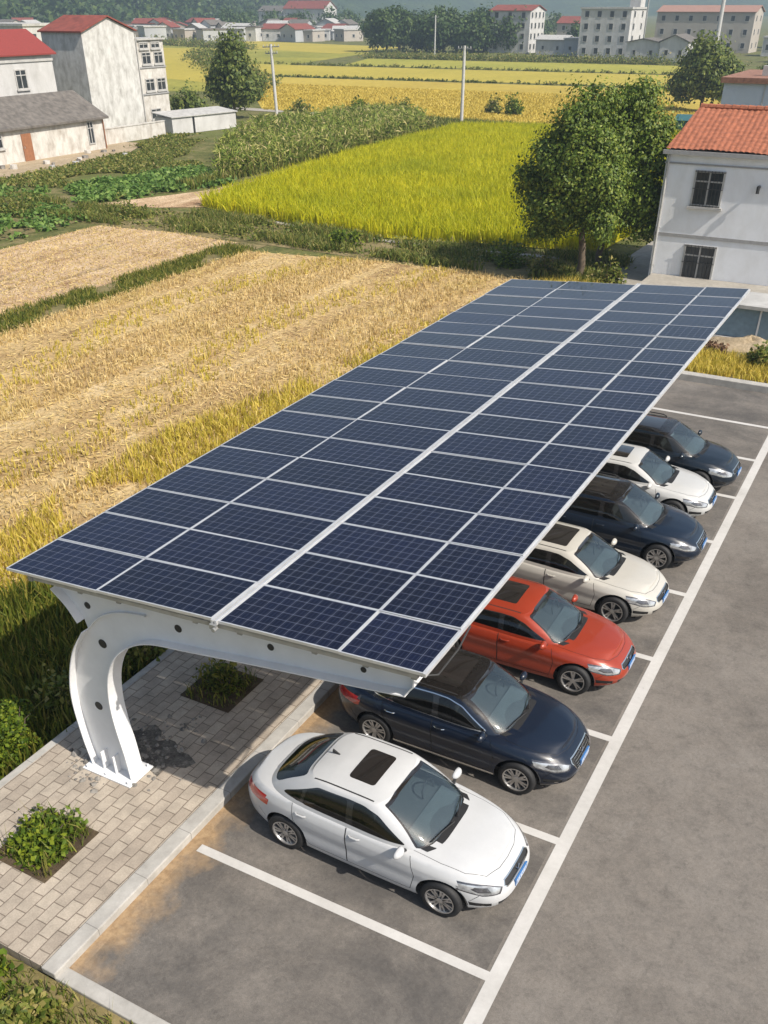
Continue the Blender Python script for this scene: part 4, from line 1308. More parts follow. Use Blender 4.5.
# --- far blocks
def block(name, label, x0, x1, y0, y1, h, mat, roof, rows, cols_y, cols_x, group=None, rise=1.2, wsz=(1.2, 1.4), rm=None, rz=0.):
    root = empty(name, (x0, y0, FZ), label, 'apartment block' if rows > 2 else 'house', group, rz)
    ax = 'x' if (x1 - x0) >= (y1 - y0) else 'y'
    wl = walls(root, x0, x1, y0, y1, FZ, h, mat, ax if roof == 'gable' else None, rise)
    if roof == 'gable':
        gable_roof(root, x0, x1, y0, y1, h + .05, rise, .35, ax, rm or M['red_roof'])
    else:
        mb = MB(); mb.box(-.25, x1 - x0 + .25, -.25, y1 - y0 + .25, h - FZ + .003, h - FZ + .4); mb.build('roof', rm or M['concrete'], root)
    st = (h - FZ) / rows
    for r in range(rows):
        z0 = FZ + r * st + st * .32
        for c in range(cols_x):
            u = x0 + (x1 - x0) * (c + .5) / cols_x
            window(root, wl, '-y', y0, u - wsz[0] / 2, u + wsz[0] / 2, z0, z0 + wsz[1], fw=.12, mull=0, sill=False)
        for c in range(cols_y):
            u = y0 + (y1 - y0) * (c + .5) / cols_y
            window(root, wl, '+x', x1, u - wsz[0] / 2, u + wsz[0] / 2, z0, z0 + wsz[1], fw=.12, mull=0, sill=False)
    return root
block('apartment_block', 'white four storey block with red hipped roof right of the dark grove', -117.5, -106, 277, 288, 8.9, M['wall_far'], 'gable', 4, 4, 3)
b_ = block('apartment_block', 'tall grey white block with bright sunlit end wall behind the yellow fields', -86.5, -74.2, 260, 273, 9.4, M['wall_far'], 'flat', 4, 2, 4)
mb = MB(); mb.box(9.4, 12.0, 8, 12, 10.21, 12.4); mb.build('stair_tower', M['wall_far'], b_)
block('apartment_block', 'long tan and grey block with reddish roof behind the small white house', -80, -54, 306, 318, 8.6, M['wall_far_tan'], 'gable', 3, 2, 7, rise=1.4, rm=plain('far_tan_roof', (.30, .17, .13), .9))
block('small_house', 'small white gabled house in front of the tan block', -63.5, -57.2, 249, 259, 3.4, M['wall_far'], 'gable', 1, 2, 2, rise=1.3, rm=M['grey_roof'], wsz=(1., 1.2))
block('small_house', 'low white lean-to left of the small gabled house', -71.5, -63.8, 250, 258, 3.2, M['wall_far'], 'gable', 1, 0, 2, rise=.7, rm=M['grey_roof'], wsz=(.9, 1.1))
block('shed', 'low pale shed between the two tall white blocks', -102, -94, 272, 279, 2.8, M['wall_far'], 'gable', 1, 1, 2, rise=.9, rm=M['concrete'], wsz=(.8, 1.))
block('shed', 'low grey shed touching the foot of the tall grey white block', -93.5, -87.0, 270, 277, 3.0, M['wall_far_grey'], 'flat', 1, 0, 2, wsz=(.9, 1.))
block('far_house', 'far house with broad red brown roof between the two white blocks', -125, -102, 352, 362, 5.2, M['wall_far_tan'], 'gable', 2, 1, 5, rise=1.8)
block('far_house', 'far white house with broad red roof at the foot of the hills above the grove', -312, -288, 470, 482, 8.5, M['wall_far'], 'gable', 2, 2, 4, rise=3.2)
block('far_house', 'far white house with grey roof just left of the broad red roofed one', -330, -316, 474, 484, 7.5, M['wall_far'], 'gable', 2, 2, 3, rise=2.2, rm=M['grey_roof'])
block('far_house', 'far white block with red roof at the very left behind the red roofed house', -172, -158, 150, 160, 7.0, M['wall_far'], 'flat', 2, 2, 3)
block('far_house', 'far white house on the right edge among trees', -52, -38, 345, 356, 7.5, M['wall_far'], 'gable', 2, 2, 3, rise=1.6)
block('far_house', 'low far white house beside the pale thick pole', -48, -40, 290, 298, 3.4, M['wall_far'], 'flat', 1, 1, 3)
i = 0
for row, (rr, n) in enumerate(((392, 22), (416, 26), (442, 28), (475, 26))):
    for k in range(n):
        az = np.interp(k + rng.uniform(-.3, .3), [0, n - 1], [-52, -31])
        d = rr + rng.uniform(-10, 10)
        x, y = d * math.sin(R(az)), d * math.cos(R(az))
        wd = rng.uniform(5, 10); hh = rng.uniform(2.2, 4.6)
        red = rng.uniform() < .16
        block('village_house', 'small pale house with red roof in the far village' if red else 'small pale house with grey or flat roof in the far village',
              x, x + wd, y, y + rng.uniform(6, 9), hh, [M['wall_far_grey'], M['wall_far_tan'], M['wall_far'], M['wall_far_grey']][int(rng.integers(4))], 'gable' if red or rng.uniform() < .45 else 'flat', 1, 1, 2,
              'red roofed houses of the far village' if red else 'grey roofed houses of the far village', rise=1.5, rm=M['red_roof'] if red else [M['grey_roof'], M['concrete'], M['concrete']][int(rng.integers(3))], wsz=(1.1, 1.1), rz=rng.normal(0, .35))

# ------------------------------------------------------------------ cars
def car_paint(name, c, metal=.0, rough=.32):
    m, n, b = nodes(name)
    v = tex_coord(n)
    f = noise(n, v, 3.5, 6, .7)
    n.links.new(ramp(n, f, [(.3, tuple(x * .93 for x in c)), (.7, c)]), b.inputs['Base Color'])
    b.inputs['Metallic'].default_value = metal
    r = ramp(n, noise(n, v, 7, 6, .7), [(.3, (rough * .85,) * 3), (.7, (rough * 1.25,) * 3)])
    n.links.new(r, b.inputs['Roughness'])
    b.inputs['Coat Weight'].default_value = .6
    b.inputs['Specular IOR Level'].default_value = .35
    b.inputs['Coat Roughness'].default_value = .05
    return m
def clear_glass(name, tint, k, diffuse_tint, fa):
    """tinted glass one can look through, with sky reflection"""
    m = bpy.data.materials.new(name); m.use_nodes = True
    n = m.node_tree; n.nodes.clear()
    out = n.nodes.new('ShaderNodeOutputMaterial')
    tr = n.nodes.new('ShaderNodeBsdfTransparent'); tr.inputs[0].default_value = (*tint, 1)
    gl = n.nodes.new('ShaderNodeBsdfGlossy'); gl.inputs['Roughness'].default_value = .03
    gl.inputs['Color'].default_value = (1, 1, 1, 1)
    fr = n.nodes.new('ShaderNodeFresnel'); fr.inputs['IOR'].default_value = k
    mx = n.nodes.new('ShaderNodeMixShader')
    df = n.nodes.new('ShaderNodeBsdfDiffuse'); df.inputs[0].default_value = (*diffuse_tint, 1)
    m1 = n.nodes.new('ShaderNodeMixShader'); m1.inputs[0].default_value = fa
    n.links.new(tr.outputs[0], m1.inputs[1]); n.links.new(df.outputs[0], m1.inputs[2])
    n.links.new(fr.outputs[0], mx.inputs[0]); n.links.new(m1.outputs[0], mx.inputs[1]); n.links.new(gl.outputs[0], mx.inputs[2])
    n.links.new(mx.outputs[0], out.inputs[0])
    return m
M['windshield'] = clear_glass('windshield_glass', (.70, .82, .84), 2.0, (.14, .21, .235), .08)  # diffuse teal share paints sky sheen over the glass tint
M['side_glass'] = clear_glass('tinted_side_glass', (.16, .17, .17), 1.6, (.02, .02, .02), .15)
M['chrome'] = plain('chrome', (.72, .72, .72), .18, metal=1., var=.03)
M['gloss_black'] = plain('gloss_black', (.012, .012, .013), .15, coat=1.)
M['rim'] = plain('alloy_rim', (.52, .51, .50), .32, metal=.8, var=.08)
M['interior'] = plain('dark_interior', (.07, .072, .075), .8)
M['dash'] = plain('dashboard', (.10, .11, .115), .7)
M['seat_dark'] = plain('dark_seat', (.16, .16, .165), .8)
M['seat_tan'] = plain('tan_seat', (.26, .20, .14), .8)
M['lamp'] = plain('headlight_lens', (.40, .41, .42), .12, var=.5, scale=9, coat=1., metal=.5)
M['lamp_dark'] = plain('headlight_housing', (.10, .10, .11), .2, metal=.5, var=.5, scale=20, coat=1.)
M['red_lamp'] = plain('tail_light_lens', (.42, .015, .02), .15, var=.2, coat=1.)
M['plate'] = plain('blue_plate', (.05, .16, .38), .4, var=.1)
M['plate_mark'] = plain('plate_border', (.65, .68, .72), .4)
M['roof_glass'] = plain('dark_roof_glass', (.016, .014, .013), .06, coat=1.)

def resample_unit(nf, nr, N):
    t = np.linspace(0, np.pi, 4000)
    c, s = np.cos(t), np.sin(t)
    ex = np.where(c >= 0, 2 / nf, 2 / nr)
    ux = np.sign(c) * np.abs(c) ** ex
    # y from x so both halves close properly
    uy = np.where(c >= 0, (1 - np.abs(ux) ** nf).clip(0) ** (1 / nf), (1 - np.abs(ux) ** nr).clip(0) ** (1 / nr))
    L = np.r_[0, np.cumsum(np.hypot(np.diff(ux) * 2.2, np.diff(uy) * .85))]
    q = np.linspace(0, L[-1], N + 1)
    return np.interp(q, L, ux), np.interp(q, L, uy)

def smooth_fn(pts, sig=.12):
    xs = np.linspace(-2.6, 2.6, 521)
    p = sorted(pts)
    y = np.interp(xs, [a for a, b in p], [b for a, b in p])
    k = np.exp(-.5 * (np.arange(-40, 41) * .01 / sig) ** 2); k /= k.sum()
    y = np.convolve(np.pad(y, 40, mode='edge'), k, 'valid')
    return lambda x: np.interp(x, xs, y)

def shell_bm(rows, cap_fn=None, M_cap=14):
    """rows: K closed half-outlines [(x,y,z)...] from front centre to rear centre (y>=0), bottom to top; mirrored; top closed by cap_fn"""
    bm = bmesh.new()
    K = len(rows); N = len(rows[0]) - 1
    ring = []
    for r in rows:
        left = [bm.verts.new(p) for p in r]
        right = [left[0]] + [bm.verts.new((p[0], -p[1], p[2])) for p in r[1:-1]] + [left[-1]]
        ring.append((left, right))
    for k in range(K - 1):
        for side in (0, 1):
            a, b = ring[k][side], ring[k + 1][side]
            for i in range(N):
                f = [a[i], a[i + 1], b[i + 1], b[i]]
                if side == 0: f = f[::-1]
                try: bm.faces.new(f)
                except ValueError: pass
    L, Rr = ring[-1]
    prev = None
    for i in range(1, N):
        l, r = L[i], Rr[i]
        row = [l]
        for j in range(1, M_cap):
            t = math.cos(math.pi * j / M_cap)
            x, y = l.co.x, l.co.y * t
            row.append(bm.verts.new((x, y, cap_fn(x, y, l.co.y, l.co.z))))
        row.append(r)
        if prev is None:
            for j in range(M_cap):
                bm.faces.new([L[0], row[j], row[j + 1]])
        else:
            for j in range(M_cap):
                bm.faces.new([prev[j], row[j], row[j + 1], prev[j + 1]])
        prev = row
    for j in range(M_cap):
        bm.faces.new([L[N], prev[j + 1], prev[j]])
    bmesh.ops.recalc_face_normals(bm, faces=bm.faces[:])
    bm.normal_update()
    bm.faces.layers.int.new('own')
    return bm

class Groups(list):
    """faces handed to a part are not cut again"""
    def __init__(s, bm):
        super().__init__(); s.bm = bm
    def append(s, g):
        own = s.bm.faces.layers.int.get('own')
        for f in g[2]:
            if f.is_valid: f[own] = 1
        super().append(g)
AX = {'y': (0, 2), 'x': (1, 2), 'z': (0, 1)}
def cut(bm, poly, axis, test):
    """slice the surface along a convex outline seen along axis; returns the faces inside it"""
    a, b = AX[axis]
    cx = sum(p[0] for p in poly) / len(poly); cy = sum(p[1] for p in poly) / len(poly)
    mx = [max(p[i] for p in poly) for i in (0, 1)]; mn = [min(p[i] for p in poly) for i in (0, 1)]
    own = bm.faces.layers.int.get('own')
    cur = []
    for f in bm.faces:
        if f[own] or not test(f): continue
        us = [v.co[a] for v in f.verts]; ws = [v.co[b] for v in f.verts]
        if max(us) < mn[0] or min(us) > mx[0] or max(ws) < mn[1] or min(ws) > mx[1]: continue
        cur.append(f)
    for i in range(len(poly)):
        p, q = poly[i], poly[(i + 1) % len(poly)]
        d = (q[0] - p[0], q[1] - p[1])
        nn = [0, 0, 0]; nn[a] = d[1]; nn[b] = -d[0]
        co = [0, 0, 0]; co[a] = p[0]; co[b] = p[1]
        s = (cx - p[0]) * nn[a] + (cy - p[1]) * nn[b]
        if s > 0: nn = [-v for v in nn]          # outward
        geom = list({e for f in cur for e in f.edges}) + list({v for f in cur for v in f.verts}) + cur
        res = bmesh.ops.bisect_plane(bm, geom=geom, plane_co=co, plane_no=nn, dist=1e-6)
        fs = {g for g in res['geom'] if isinstance(g, bmesh.types.BMFace)} | {f for f in cur if f.is_valid}
        nv = Vector(nn); cv = Vector(co)
        cur = [f for f in fs if f.is_valid and (f.calc_center_median() - cv).dot(nv) < 0]
    return cur

def both(poly):
    return [poly, [(-p[0], p[1]) for p in poly]]
def shrink(poly, d):
    """offset a convex outline inwards"""
    n = len(poly)
    ar = sum(poly[i][0] * poly[(i + 1) % n][1] - poly[(i + 1) % n][0] * poly[i][1] for i in range(n))
    sg = 1 if ar > 0 else -1
    lines = []
    for i in range(n):
        p, q = Vector((*poly[i], 0)), Vector((*poly[(i + 1) % n], 0))
        t = (q - p).normalized(); nn = Vector((-t.y, t.x, 0)) * sg
        lines.append((p + nn * d, t))
    out = []
    for i in range(n):
        (p, t), (q, u) = lines[i - 1], lines[i]
        den = t.x * u.y - t.y * u.x
        if abs(den) < 1e-6: out.append((q.x, q.y)); continue
        k = ((q.x - p.x) * u.y - (q.y - p.y) * u.x) / den
        out.append((p.x + t.x * k, p.y + t.y * k))
    return out
def rounded(poly, r=.05, seg=3):
    n = len(poly); out = []
    for i in range(n):
        p0, p, p1 = (Vector((*poly[(i + k) % n], 0)) for k in (-1, 0, 1))
        a = p + (p0 - p).normalized() * min(r, (p0 - p).length * .45)
        b = p + (p1 - p).normalized() * min(r, (p1 - p).length * .45)
        for k in range(seg + 1):
            t = k / seg
            q = a * (1 - t) ** 2 + p * 2 * t * (1 - t) + b * t * t
            out.append((q.x, q.y))
    return out

def split_parts(bm, groups, root, body_name, body_mat):
    """groups: list of (name, faces, material, inset, parent_key). Everything else becomes the body"""
    bm.normal_update()
    nrm = {v: v.normal.copy() for v in bm.verts}
    lay = {}
    made = {}
    def emit(name, faces, mat, inset, parent):
        me = bpy.data.meshes.new(name)
        idx = {}; V = []; NN = []; F = []
        for f in faces:
            r = []
            for v in f.verts:
                if v not in idx:
                    idx[v] = len(V); V.append(v.co - nrm[v] * inset); NN.append(nrm[v])
                r.append(idx[v])
            F.append(r)
        me.from_pydata(V, [], F)
        me.materials.append(mat)
        me.polygons.foreach_set('use_smooth', [True] * len(F))
        me.normals_split_custom_set_from_vertices([n[:] for n in NN])
        o = bpy.data.objects.new(name, me); col.objects.link(o); o.parent = parent
        return o
    used = set()
    for key, name, faces, mat, inset, pk in groups:
        faces = [f for f in faces if f.is_valid and f not in used]
        if not faces: continue
        used |= set(faces)
        if name is None: continue
        made[key] = emit(name, faces, mat, inset, made.get(pk, root))
    rest = [f for f in bm.faces if f not in used]
    made['body'] = emit(body_name, rest, body_mat, 0, root)
    return made

_wheel = {}
def wheel(root, x, y, style):
    s = 1 if y > 0 else -1
    r = .315
    if style not in _wheel:
        tb = MB()
        prof = [(.215, -.10), (.245, -.112), (.285, -.108), (.308, -.085), (.315, -.04), (.315, .04), (.308, .085), (.285, .108), (.245, .112), (.215, .10)]
        n = 36
        V = [(p[0] * math.cos(2 * math.pi * i / n), p[1], p[0] * math.sin(2 * math.pi * i / n)) for i in range(n) for p in prof]
        k = len(prof)
        F = [(i * k + j, i * k + j + 1, ((i + 1) % n) * k + j + 1, ((i + 1) % n) * k + j) for i in range(n) for j in range(k - 1)]
        tb.add(V, F)
        ty = tb.build('tyre', M['black'], None, True)
        rb = MB()
        prof = [(.219, .104), (.222, .112), (.205, .112), (.196, .06), (.19, -.06)]
        V = [(p[0] * math.cos(2 * math.pi * i / n), p[1], p[0] * math.sin(2 * math.pi * i / n)) for i in range(n) for p in prof]
        k = len(prof)
        rb.add(V, [(i * k + j, i * k + j + 1, ((i + 1) % n) * k + j + 1, ((i + 1) % n) * k + j) for i in range(n) for j in range(k - 1)])
        ns = {'five': 5, 'ten': 10, 'multi': 7}[style]
        for q in range(ns):
            a0 = 2 * math.pi * q / ns + .2
            offs = (-.16, .16) if ns < 10 else (0,)
            for da in offs:
                for (ra, rb_, w0, w1, d) in ((.03, .212, .020, .015, da),):
                    ca, sa = math.cos(a0 + d * .35), math.sin(a0 + d * .35)
                    cb, sb = math.cos(a0 + d), math.sin(a0 + d)
                    pa = (ra * ca, ra * sa); pb = (rb_ * cb, rb_ * sb)
                    t = Vector((pb[0] - pa[0], pb[1] - pa[1], 0)).normalized(); nn = (-t.y, t.x)
                    quad = [(pa[0] + nn[0] * w0, pa[1] + nn[1] * w0), (pb[0] + nn[0] * w1, pb[1] + nn[1] * w1), (pb[0] - nn[0] * w1, pb[1] - nn[1] * w1), (pa[0] - nn[0] * w0, pa[1] - nn[1] * w0)]
                    y1 = .100
                    vs = [(p[0], y1 - .012, p[1]) for p in quad] + [(p[0], y1 - .05, p[1]) for p in quad]
                    rb.add(vs, [(0, 1, 2, 3), (0, 4, 5, 1), (1, 5, 6, 2), (2, 6, 7, 3), (3, 7, 4, 0)])
        cpts = [(.05 * math.cos(k * math.pi / 8), .05 * math.sin(k * math.pi / 8)) for k in range(16)]
        rb.prism(cpts, 'y', .05, .096)
        ri = rb.build('rim', M['rim'])
        hb = MB(); hb.prism([(.19 * math.cos(k * math.pi / 12), .19 * math.sin(k * math.pi / 12)) for k in range(24)], 'y', -.05, .03)  # dark backing disc paints the shaded gaps behind the spokes
        hu = hb.build('dark_backing', M['dark'])
        _wheel[style] = (ty, ri, hu)
        cps = _wheel[style]
    else:
        cps = tuple(o.copy() for o in _wheel[style])
        for o in cps: col.objects.link(o)
    e = bpy.data.objects.new('wheel', None); e.empty_display_size = .2; col.objects.link(e)
    e.parent = root; e.location = (x, y - s * .112, r)
    e.rotation_euler = (0, rng.uniform(0, 6.28), 0 if s > 0 else math.pi)
    for o in cps: o.parent = e

def car(label, X, Y, paint, kind='sedan', roof_mat=None, sunroof='panel', style='multi', dz=0., wf=1., trim='dark', plate=True, seats='seat_dark', rz=0., grille='bar', dr=0., cs=.12):
    root = empty('parked_car', (X, Y, 0), label, 'car', 'cars parked under the solar carport', rz=rz or float(rng.normal(0, .012)))
    suv = kind == 'suv'
    W = .875 * wf
    XF, XB = 2.12, (2.12 if suv else 2.24)
    zs = smooth_fn([(-2.6, .86 + dz), (-2.2, .90 + dz), (-1.8, .95 + dz), (-1.2, .955 + dz), (0, .925 + dz), (.6, .915 + dz), (1.0, .88 + dz), (1.5, .835 + dz * .9), (1.85, .765 + dz * .8), (2.05, .70 + dz * .75), (2.4, .655 + dz * .75)], .13)
    crown = smooth_fn([(-2.6, .0), (-2.1, .03), (-1.5, .05), (.4, .07), (.9, .085), (1.5, .085), (1.9, .07), (2.1, .03), (2.5, .0)], .10)
    N = 76
    ux, uy = resample_unit(3.7, 4.0, N)
    lv = [(0, .935, -.16, -.16), (.06, .955, -.10, -.10), (.16, .975, -.03, -.03), (.32, .99, .0, -.005), (.46, 1.0, .0, .0), (.58, 1.0, -.012, -.005), (.70, .995, -.04, -.02), (.80, .985, -.085, -.05), (.87, .972, -.13, -.08), (.93, .957, -.185, -.115), (.97, .942, -.235, -.145), (1.0, .922, -.285, -.18)]
    vv = np.linspace(0, 1, 18)
    lw = np.interp(vv, [a[0] for a in lv], [a[1] for a in lv]); lf = np.interp(vv, [a[0] for a in lv], [a[2] for a in lv]); lr = np.interp(vv, [a[0] for a in lv], [a[3] for a in lv])
    rows = []
    for v, w_, f_, r_ in zip(vv, lw, lf, lr):
        row = []
        for x_, y_ in zip(ux, uy):
            x = x_ * (XF + f_) if x_ > 0 else x_ * (XB + r_)
            y = y_ * W * w_
            z0 = .205 + .05 * max(0, (abs(x) - 1.6))
            zt = float(zs(x))
            # shallow waist crease on the flank
            y += .014 * math.exp(-((v - .80) / .035) ** 2) * (1 - abs(x_) ** 6) - .020 * math.exp(-((v - .45) / .14) ** 2) * (1 - min(1, abs(x_) * 1.3) ** 4)
            row.append((x, y, z0 + (zt - z0) * v))
        rows.append(row)
    def cap(x, y, yw, z):
        t = abs(y) / max(yw, 1e-4)
        c = float(crown(x))
        rib = .016 * math.exp(-((t - .60) / .05) ** 2) * (1 if .6 < x < 1.9 else 0)
        return z + c * (1 - t ** 2.4) + rib
    bm = shell_bm(rows, cap)
    groups = Groups(bm)
    up = lambda f: f.normal.z > .2
    # wheel arches
    for xc in (1.28, -1.28):
        for s in (-1, 1):
            poly = [(xc + .375 * math.cos(k * math.pi / 14 + .05), .315 + .375 * math.sin(k * math.pi / 14 + .05)) for k in range(28)]
            fs = cut(bm, poly, 'y', lambda f: f.calc_center_median().y * s > .5)
            bmesh.ops.delete(bm, geom=fs, context='FACES')
    # doors with their seams
    dz_ = dz
    if suv:
        d1 = [(.82, .30), (-.24, .30), (-.26, 1.2), (.72, 1.2), (.88, .62)]
        d2 = [(-.24, .30), (-.88, .30), (-1.18, .72), (-1.30, 1.2), (-.26, 1.2)]
    else:
        d1 = [(.82, .30), (-.20, .30), (-.24, 1.2), (.70, 1.2), (.88, .60)]
        d2 = [(-.20, .30), (-.86, .30), (-1.12, .68), (-1.18, 1.2), (-.24, 1.2)]
    for s in (-1, 1):
        for k, d in enumerate((d1, d2)):
            t = lambda f: f.calc_center_median().y * s > .55 and abs(f.normal.y) > .35
            inner = cut(bm, shrink(d, .009), 'y', t)
            groups.append((f'door{s}{k}', 'door', inner, paint, 0, None))
            groups.append((f'seam{s}{k}', 'door_seam', cut(bm, d, 'y', t), M['dark'], .006, f'door{s}{k}'))
    # front: lamps, grille, intake
    F_ = lambda f: f.calc_center_median().x > 1.2 and (f.normal.x > .12)
    F2 = lambda f: f.calc_center_median().x > 1.50 and (f.normal.x > .05 or abs(f.normal.y) > .4)
    B_ = lambda f: f.calc_center_median().x < -1.2 and f.normal.x < -.05
    h = dz * .75 + .05
    hl = [(.42, .55 + h), (.50, .485 + h), (.68, .500 + h), (.80, .570 + h), (.825, .71 + h), (.76, .705 + h), (.58, .645 + h)]
    ind = [(.455, .555 + h), (.52, .505 + h), (.68, .520 + h), (.785, .585 + h), (.80, .685 + h), (.60, .635 + h)]
    for sgn, p in zip((1, -1), both(hl)):
        pj = [(.595, .545 + h), (.70, .560 + h), (.735, .605 + h), (.70, .635 + h), (.60, .610 + h)]
        groups.append((f'pj{sgn}', 'headlight_projector', cut(bm, both(pj)[0 if sgn > 0 else 1], 'x', F2), M['lamp_dark'], .006, None))
        inn = cut(bm, both(ind)[0 if sgn > 0 else 1], 'x', F2)
        groups.append((f'hl{sgn}', 'headlight', inn, M['lamp'], -.002, None))
        groups.append((f'hlh{sgn}', 'lamp_housing', cut(bm, p, 'x', F2), M['lamp_dark'] if trim != 'bright' else M['lamp'], .0, f'hl{sgn}'))
    if grille == 'bar':
        g = [(-.36, .505 + h), (.36, .505 + h), (.40, .545 + h), (.34, .600 + h), (-.34, .600 + h), (-.40, .545 + h)]
    else:
        g = [(-.32, .40 + h), (.32, .40 + h), (.40, .55 + h), (.36, .61 + h), (-.36, .61 + h), (-.40, .55 + h)]
    gi = cut(bm, shrink(g, .014), 'x', F_)
    groups.append(('grille', 'grille', gi, M['dark'], .012, None))
    groups.append(('grille_rim', 'grille_trim', cut(bm, g, 'x', F_), M['chrome'], -.003, 'grille'))
    lo = [(-.50, .285 + h * .4), (.50, .285 + h * .4), (.54, .385 + h * .4), (-.54, .385 + h * .4)]
    groups.append(('intake', 'lower_intake', cut(bm, lo, 'x', F_), M['dark'], .012, None))
    for p in both([(.59, .315 + h * .4), (.74, .335 + h * .4), (.755, .41 + h * .4), (.61, .385 + h * .4)]):
        groups.append((f'fog{p[0][0]}', 'fog_lamp_recess', cut(bm, p, 'x', F2), M['dark'], .008, None))
    # rear lamps
    for p in both([(.50, .72 + dz), (.80, .70 + dz), (.86, .80 + dz), (.80, .865 + dz), (.50, .83 + dz)]):
        groups.append((f'tl{p[0][0]}', 'tail_light', cut(bm, p, 'x', lambda f: f.calc_center_median().x < -1.6 and f.normal.z < .75), M['red_lamp'], -.002, None))
    # the deck under the cabin becomes the trim one sees through the glass
    if suv:
        xb0, hb_f, hb_r = -.40 + cs, 1.30, 1.62 + cs
        xr0, hr_f, hr_r = -.70 + cs, .70, 1.02 + cs
        zr = 1.46 + dz + dr
    else:
        xb0, hb_f, hb_r = -.42 + cs, 1.36, 1.38 + cs
        xr0, hr_f, hr_r = -.42 + cs, .54, .64 + cs * .8
        zr = 1.375 + dz + dr
    Wb, Wr = .805 * wf, .625 * wf
    deck = [(xb0 + hb_f * k[0] if k[0] > 0 else xb0 + hb_r * -k[0] * -1, Wb * k[1]) for k in ((.995, .3), (.95, .62), (.87, .82), (.6, .95), (.3, .985), (-.4, .985), (-.85, .83), (-.98, .35), (-.98, -.35), (-.85, -.83), (-.4, -.985), (.3, -.985), (.6, -.95), (.87, -.82), (.95, -.62), (.995, -.3))]
    groups.append(('deck', 'cabin_trim', cut(bm, shrink(deck, .012), 'z', lambda f: f.normal.z > .5), M['interior'], .02, None))
    # bumper seams on the flank, boot lid seam
    for s in (-1, 1):
        for sx in (1, -1):
            q = [(sx * 1.655, .43), (sx * 1.662, .43), (sx * 1.80, .525 + h * .8), (sx * 1.79, .530 + h * .8)]
            groups.append((f'bs{s}{sx}', 'bumper_seam', cut(bm, q, 'y', lambda f: f.calc_center_median().y * s > .4 and abs(f.normal.y) > .3), M['dark'], .005, None))
    # bonnet and boot seams seen from above
    T = lambda f: f.normal.z > .35 and f.calc_center_median().x > .4
    bon = [(.62, .705), (1.2, .70), (1.55, .655), (1.80, .50), (1.885, .25), (1.90, 0), (1.885, -.25), (1.80, -.50), (1.55, -.655), (1.2, -.70), (.62, -.705)]
    groups.append(('bonnet', 'bonnet', cut(bm, shrink(bon, .007), 'z', T), paint, 0, None))
    groups.append(('bonnet_seam', 'bonnet_seam', cut(bm, bon, 'z', T), M['dark'], .005, 'bonnet'))
    bvh = BVHTree.FromBMesh(bm)
    made = split_parts(bm, groups, root, 'body', paint)
    zcap = lambda x, y: float(zs(x)) + float(crown(x)) * (1 - min(1, abs(y) / .80) ** 2.4)
    bm.free()
    # greenhouse
    N2 = 64
    bx, by = resample_unit(4.2, 4.0, N2)
    rx, ry = resample_unit(5.5, 5.0, N2)
    K = 16
    rows = []
    for k in range(K + 1):
        t = k / K
        q = t ** 1.22
        row = []
        for i in range(N2 + 1):
            xb = xb0 + bx[i] * (hb_f if bx[i] > 0 else hb_r); yb = by[i] * Wb
            # the screens' feet curve with the scuttle
            xr = xr0 + rx[i] * (hr_f if rx[i] > 0 else hr_r); yr = ry[i] * Wr
            zb = zcap(xb, yb) - .035
            bow = .018 * math.sin(math.pi * t)
            d = Vector((bx[i] * (1.5 if abs(bx[i]) > .9 else .5), by[i], 0))
            d = d.normalized() if d.length else d
            zt = zr + (-.03 if bx[i] < -.5 else 0) * (abs(bx[i]) - .5)
            x = xb + (xr - xb) * (t * .55 + q * .45) + d.x * bow
            y = yb + (yr - yb) * q + d.y * bow * .7
            z = zb + (zt - zb) * (1 - (1 - t) ** 1.12)
            row.append((x, y, z))
        rows.append(row)
    def rcap(x, y, yw, z):
        t = abs(y) / max(yw, 1e-4)
        u = (x - xr0) / (hr_f if x > xr0 else hr_r)
        return z + .058 * (1 - t ** 2.6) * (1 - abs(u) ** 3.5) + .004
    bm = shell_bm(rows, rcap)
    groups = Groups(bm)
    belt = .985 + dz
    if suv:
        roofz = 1.395 + dz + dr
        dlo_f = [(.66, belt - .01), (-.28, belt), (-.30, roofz + .012), (-.06, roofz + .012), (.16, roofz - .035)]
        dlo_r = [(-.36, belt), (-1.02, belt + .015), (-1.12, belt + .06), (-1.06, roofz - .01), (-.38, roofz + .012)]
        qtr = [(-1.12, belt + .03), (-1.50, belt + .09), (-1.44, roofz - .10), (-1.12, roofz - .015)]
        rear_x = -1.5
    else:
        roofz = 1.315 + dz + dr
        dlo_f = [(.56, belt - .02), (-.28, belt - .005), (-.31, roofz + .018), (-.14, roofz + .015), (.10, roofz - .05)]
        dlo_r = [(-.36, belt - .005), (-1.02, belt + .012), (-.98, roofz - .07), (-.78, roofz - .005), (-.39, roofz + .018)]
        qtr = [(-1.06, belt + .014), (-1.38, belt + .045), (-1.34, belt + .085), (-1.02, roofz - .09)]
        rear_x = -1.0
    dlo_f, dlo_r, qtr = ([(a + cs * (1 if a > -.7 else .25), b) for a, b in q] for q in (dlo_f, dlo_r, qtr))
    for s in (-1, 1):
        t = lambda f: f.calc_center_median().y * s > .2 and abs(f.normal.y) > .25
        hull = [dlo_f[0], qtr[1], qtr[2], (dlo_r[3][0] - .02, dlo_r[3][1] + .012), (dlo_r[4][0], dlo_r[4][1] + .004), dlo_f[3], dlo_f[4]]
        if suv: hull = [dlo_f[0], qtr[1], qtr[2], (-1.10 + cs, roofz + .0), (-.36 + cs, roofz + .016), dlo_f[3], dlo_f[4]]
        glazed = []
        for k, d in enumerate((dlo_f, dlo_r, qtr)):
            d = rounded(shrink(d, .012), .04, 3)
            gi = cut(bm, d, 'y', t)
            glazed += gi
            groups.append((f'w{s}{k}', 'side_window', gi, M['side_glass'], .006, None))
